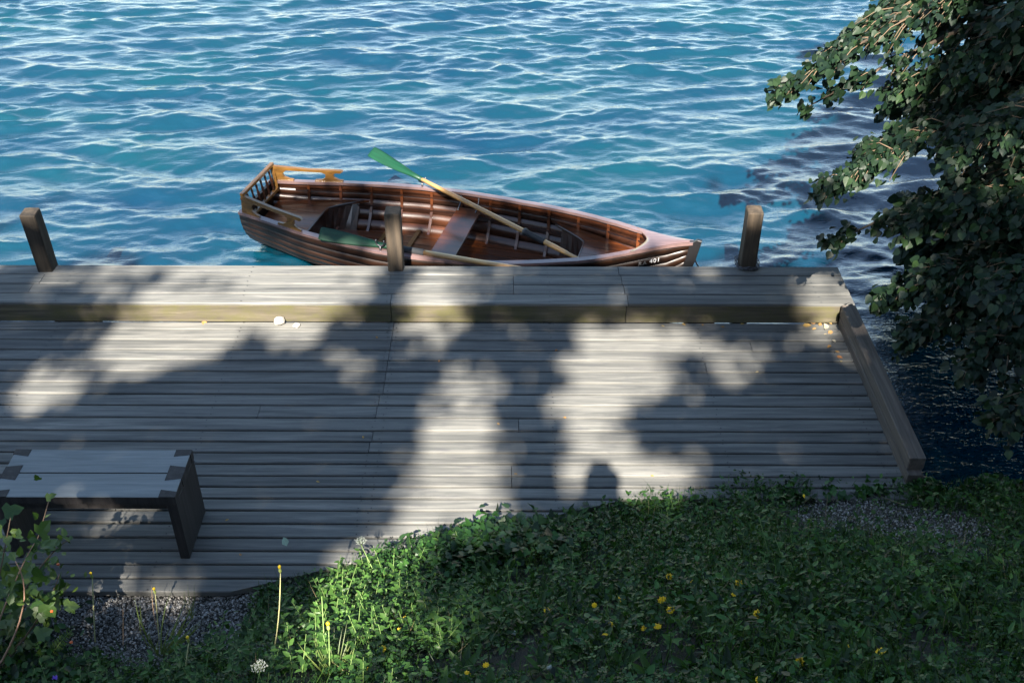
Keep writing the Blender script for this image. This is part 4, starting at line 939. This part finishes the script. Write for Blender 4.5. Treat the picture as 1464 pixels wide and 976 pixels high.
def bell():
    b = bank_point(78, 1000); e = un(80, 972, depth=float(proj(b)[2])-.05)-b; root = tag(empty('bellflower', b), 'purple bell shaped flower at the bottom left edge', 'flower'); link('stem', tube([(0, 0, -.02), e], .0022, M['gstem'], 4), root)
    for j in range(5):
        a = j*1.2566; dv = np.array([math.cos(a)*.5, math.sin(a)*.5, .9]); R = frames(dv[None], np.array([[math.cos(a), math.sin(a), -.4]]))[0]*np.array([.026, .034, .034])[None, :]; o = link('petal', mk(*LEAF, M['purple'], False, 'petal'), root)
        o.matrix_local = Matrix(((R[0, 0], R[0, 1], R[0, 2], e[0]), (R[1, 0], R[1, 1], R[1, 2], e[1]), (R[2, 0], R[2, 1], R[2, 2], e[2]), (0, 0, 0, 1)))
bell()
def bush():
    b = hit_bank(-25, 985); root = tag(empty('leafy_bush', b), 'leafy bush with thin twigs and berries at the lower left, partly sunlit', 'bush'); r_ = np.random.default_rng(5); D0 = float(proj(b)[2])
    lm = mk(*LEAF, M['bush'], False, 'leaf'); im = mk(*IVY, M['bush'], False, 'leaf')
    canes = [((-20, 985), (-5, 850), (15, 740)), ((-10, 985), (30, 860), (70, 715)), ((20, 985), (62, 862), (22, 802)), ((-15, 960), (45, 800), (100, 770)), ((10, 985), (70, 880), (85, 820)), ((-20, 985), (-10, 800), (-15, 710)), ((0, 985), (40, 900), (95, 845)), ((0, 990), (20, 820), (50, 775))]
    cnt = 0
    for ci, cn in enumerate(canes):
        dz = r_.uniform(-.15, .18); A, B, C = [un(*p, depth=D0-.05-dz*i) for i, p in enumerate(cn)]; A = b+r_.normal(0, .03, 3)*np.array([1, 1, 0]); f_ = np.linspace(0, 1, 12)[:, None]; P = (1-f_)**2*A+2*f_*(1-f_)*B+f_*f_*C
        link('cane', tube([p-b for p in P], list(np.linspace(.007, .0025, 12)), M['pinkstem'] if ci in (2, 7) else M['twig'], 5), root)
        for j in range(36 if ci not in (2,) else 14):
            q = .2+.8*r_.random(); i0 = min(int(q*11), 10); base = P[i0]+(P[i0+1]-P[i0])*(q*11-i0); off = r_.normal(0, .045, 3)
            dv = r_.normal(0, 1, 3)+np.array([.2, .2, .1]); nr = np.array([0, -.45, .9])+r_.normal(0, .4, 3); l = r_.uniform(.035, .07) if j % 9 else r_.uniform(.09, .13)
            R = frames(dv[None], nr[None])[0]*l; o = link('leaf', lm if j % 3 else im, root); p = base+off-b
            o.matrix_local = Matrix(((R[0, 0], R[0, 1], R[0, 2], p[0]), (R[1, 0], R[1, 1], R[1, 2], p[1]), (R[2, 0], R[2, 1], R[2, 2], p[2]), (0, 0, 0, 1)))
    for px, py in ((102, 917), (83, 806), (74, 873)):
        link('berry', ball(.009, M['berry'], 1, 1), root, Vector(un(px, py, depth=D0-.1)-b))
bush()
def shrub2():                                             # dark leaves under the bush, lower left corner
    n = 1500; px = rng.uniform(-60, 150, n); py = rng.uniform(850, 1000, n)
    P = hit_many(px, py)+np.array([0, .0, .03])+np.array([0, 0, 1])*rng.random((n, 1))*.16; k = rng.random(n) < np.clip((110-px)/120+ (py-900)/150, .05, 1)
    nr = np.array([0, -.2, .9])[None]+rng.normal(0, .45, (n, 3)); R = frames(rng.normal(0, 1, (n, 3)), nr)
    tag(link('undergrowth', scatter('undergrowth', *LEAF, P[k], R[k], rng.uniform(.03, .07, k.sum()), M['ivy'])), 'dark undergrowth below the bush in the lower left corner', 'plants', kind='stuff')
shrub2()

# ------------------------------------------------------------------ litter on the deck
DRY = mk(*LEAF, M['dry'], False, 'fallen_leaf')
def litter(px, py, z, s, lab, group=None, rz=None):
    p = un(px, py, z); o = link('fallen_leaf', DRY, None, (p[0], p[1], z+.006)); o.scale = (s, s, s); o.rotation_euler = (random.uniform(-.2, .2), random.uniform(-.25, .25), random.random()*6.28 if rz is None else rz); return tag(o, lab, 'leaf', group)
p = un(400, 464, 0); tag(link('stone', ball(.042, M['stone'], 4, 2, .9), None, (p[0], p[1], .036)), 'white stone lying on the deck against the mossy riser', 'stone')
p = un(424, 467, 0); tag(link('stone', ball(.028, M['stone'], 9, 2, .5), None, (p[0], p[1], .014)), 'flat pale stone beside the white stone on the deck', 'stone')
litter(292, 459, 0, .07, 'orange fallen leaf on the deck left of the white stone')
litter(252, 457, 0, .05, 'small dry leaf on the deck near the riser, leftmost of the litter')
for k in range(11): litter(1142+random.random()*56, 461+random.random()*12, 0, random.uniform(.03, .075), 'dry leaf among the litter in the sunlit corner of the deck', 'litter in the deck corner')
for k in range(6): litter(1188+k*2.4+random.uniform(-6, 2), 478+k*8, 0, random.uniform(.03, .05), 'dry leaf lying along the foot of the kerb', 'leaves along the kerb')
for px, py in ((945, 466), (1005, 464), (1058, 464), (1036, 468), (590, 457), (975, 463)): litter(px, py, 0, .035, 'tiny dry leaf on the deck at the foot of the mossy riser', 'small litter along the riser')
for px, py in ((711, 605), (520, 627), (797, 500), (628, 515), (740, 678), (540, 484), (452, 688), (345, 795), (322, 745), (1085, 532), (930, 680), (810, 598)): litter(px, py, 0, .028, 'tiny speck of dry leaf on the open deck', 'specks on the deck')
litter(410, 781, .05, .075, 'pale green leaf lying on the deck before the ivy', rz=.4).data = mk(*LEAF, M['pale'], False, 'fallen_leaf')

# ------------------------------------------------------------------ photographer (only the shadow of the head falls into the picture)
def person():
    gz = float(bank_z(np.array(0.0), np.array(-.25))); k = (H+.135-gz)/1.72
    J = {'pel': (0, 0, .93, .15, .11), 'sp': (0, 0, 1.15, .14, .10), 'ch': (0, 0, 1.34, .17, .11), 'nk': (0, .01, 1.46, .10, .08), 'hd': (0, .02, 1.58, .135, .13), 'tp': (0, .02, 1.66, .12, .12)}
    E_ = [('pel', 'sp'), ('sp', 'ch'), ('ch', 'nk'), ('nk', 'hd'), ('hd', 'tp')]
    for s, n in ((-1, 'l'), (1, 'r')):
        J.update({'sh'+n: (s*.18, 0, 1.37, .06, .06), 'el'+n: (s*.13, .10, 1.13, .05, .05), 'wr'+n: (s*.07, .12, 1.38, .032, .032), 'ha'+n: (s*.05, .13, 1.46, .034, .034), 'hi'+n: (s*.10, 0, .86, .09, .09), 'kn'+n: (s*.11, .03, .48, .062, .062), 'an'+n: (s*.12, 0, .09, .042, .042), 'to'+n: (s*.13, .13, .035, .035, .03)})
        E_ += [('ch', 'sh'+n), ('sh'+n, 'el'+n), ('el'+n, 'wr'+n), ('wr'+n, 'ha'+n), ('pel', 'hi'+n), ('hi'+n, 'kn'+n), ('kn'+n, 'an'+n), ('an'+n, 'to'+n)]
    ks = list(J); me = bpy.data.meshes.new('person'); me.from_pydata([tuple(k*c for c in J[a][:3]) for a in ks], [(ks.index(a), ks.index(b)) for a, b in E_], [])
    m = mat('clothes', (.05, .06, .09), .8); n = N(m); tc = n.add('ShaderNodeTexCoord'); sp = n.add('ShaderNodeSeparateXYZ'); n.l(tc.outputs['Object'], sp.inputs[0])
    dv = n.add('ShaderNodeMath', operation='DIVIDE'); dv.inputs[1].default_value = 1.8; n.l(sp.outputs[2], dv.inputs[0])
    n.color(n.ramp(dv.outputs[0], [(0, (.03, .03, .03)), (.06, (.05, .06, .10)), (.54, (.05, .06, .10)), (.545, (.16, .17, .18)), (.84, (.16, .17, .18)), (.845, (.45, .29, .22)), (.93, (.45, .29, .22)), (.935, (.04, .03, .02))]))
    o = link('person', me, None, (0, -.22, gz)); sk = o.modifiers.new('skin', 'SKIN'); o.modifiers.new('sub', 'SUBSURF').levels = 2; o.modifiers['sub'].render_levels = 2
    for i, a in enumerate(ks): me.skin_vertices[0].data[i].radius = (J[a][3]*k, J[a][4]*k)
    me.skin_vertices[0].data[0].use_root = True; me.materials.append(m)
    tag(o, 'person taking the picture from the bank, seen only by the head shadow on deck', 'person')
    c = tag(empty('hand_camera', (0, -.05, H)), 'black camera held up by the person on the bank', 'camera'); link('body', cbox(.13, .04, .085, M['black'], .006), c, (0, -.012, 0)); link('lens', tube([(0, .008, 0), (0, .035, -.02)], .03, M['black'], 14), c)
person()
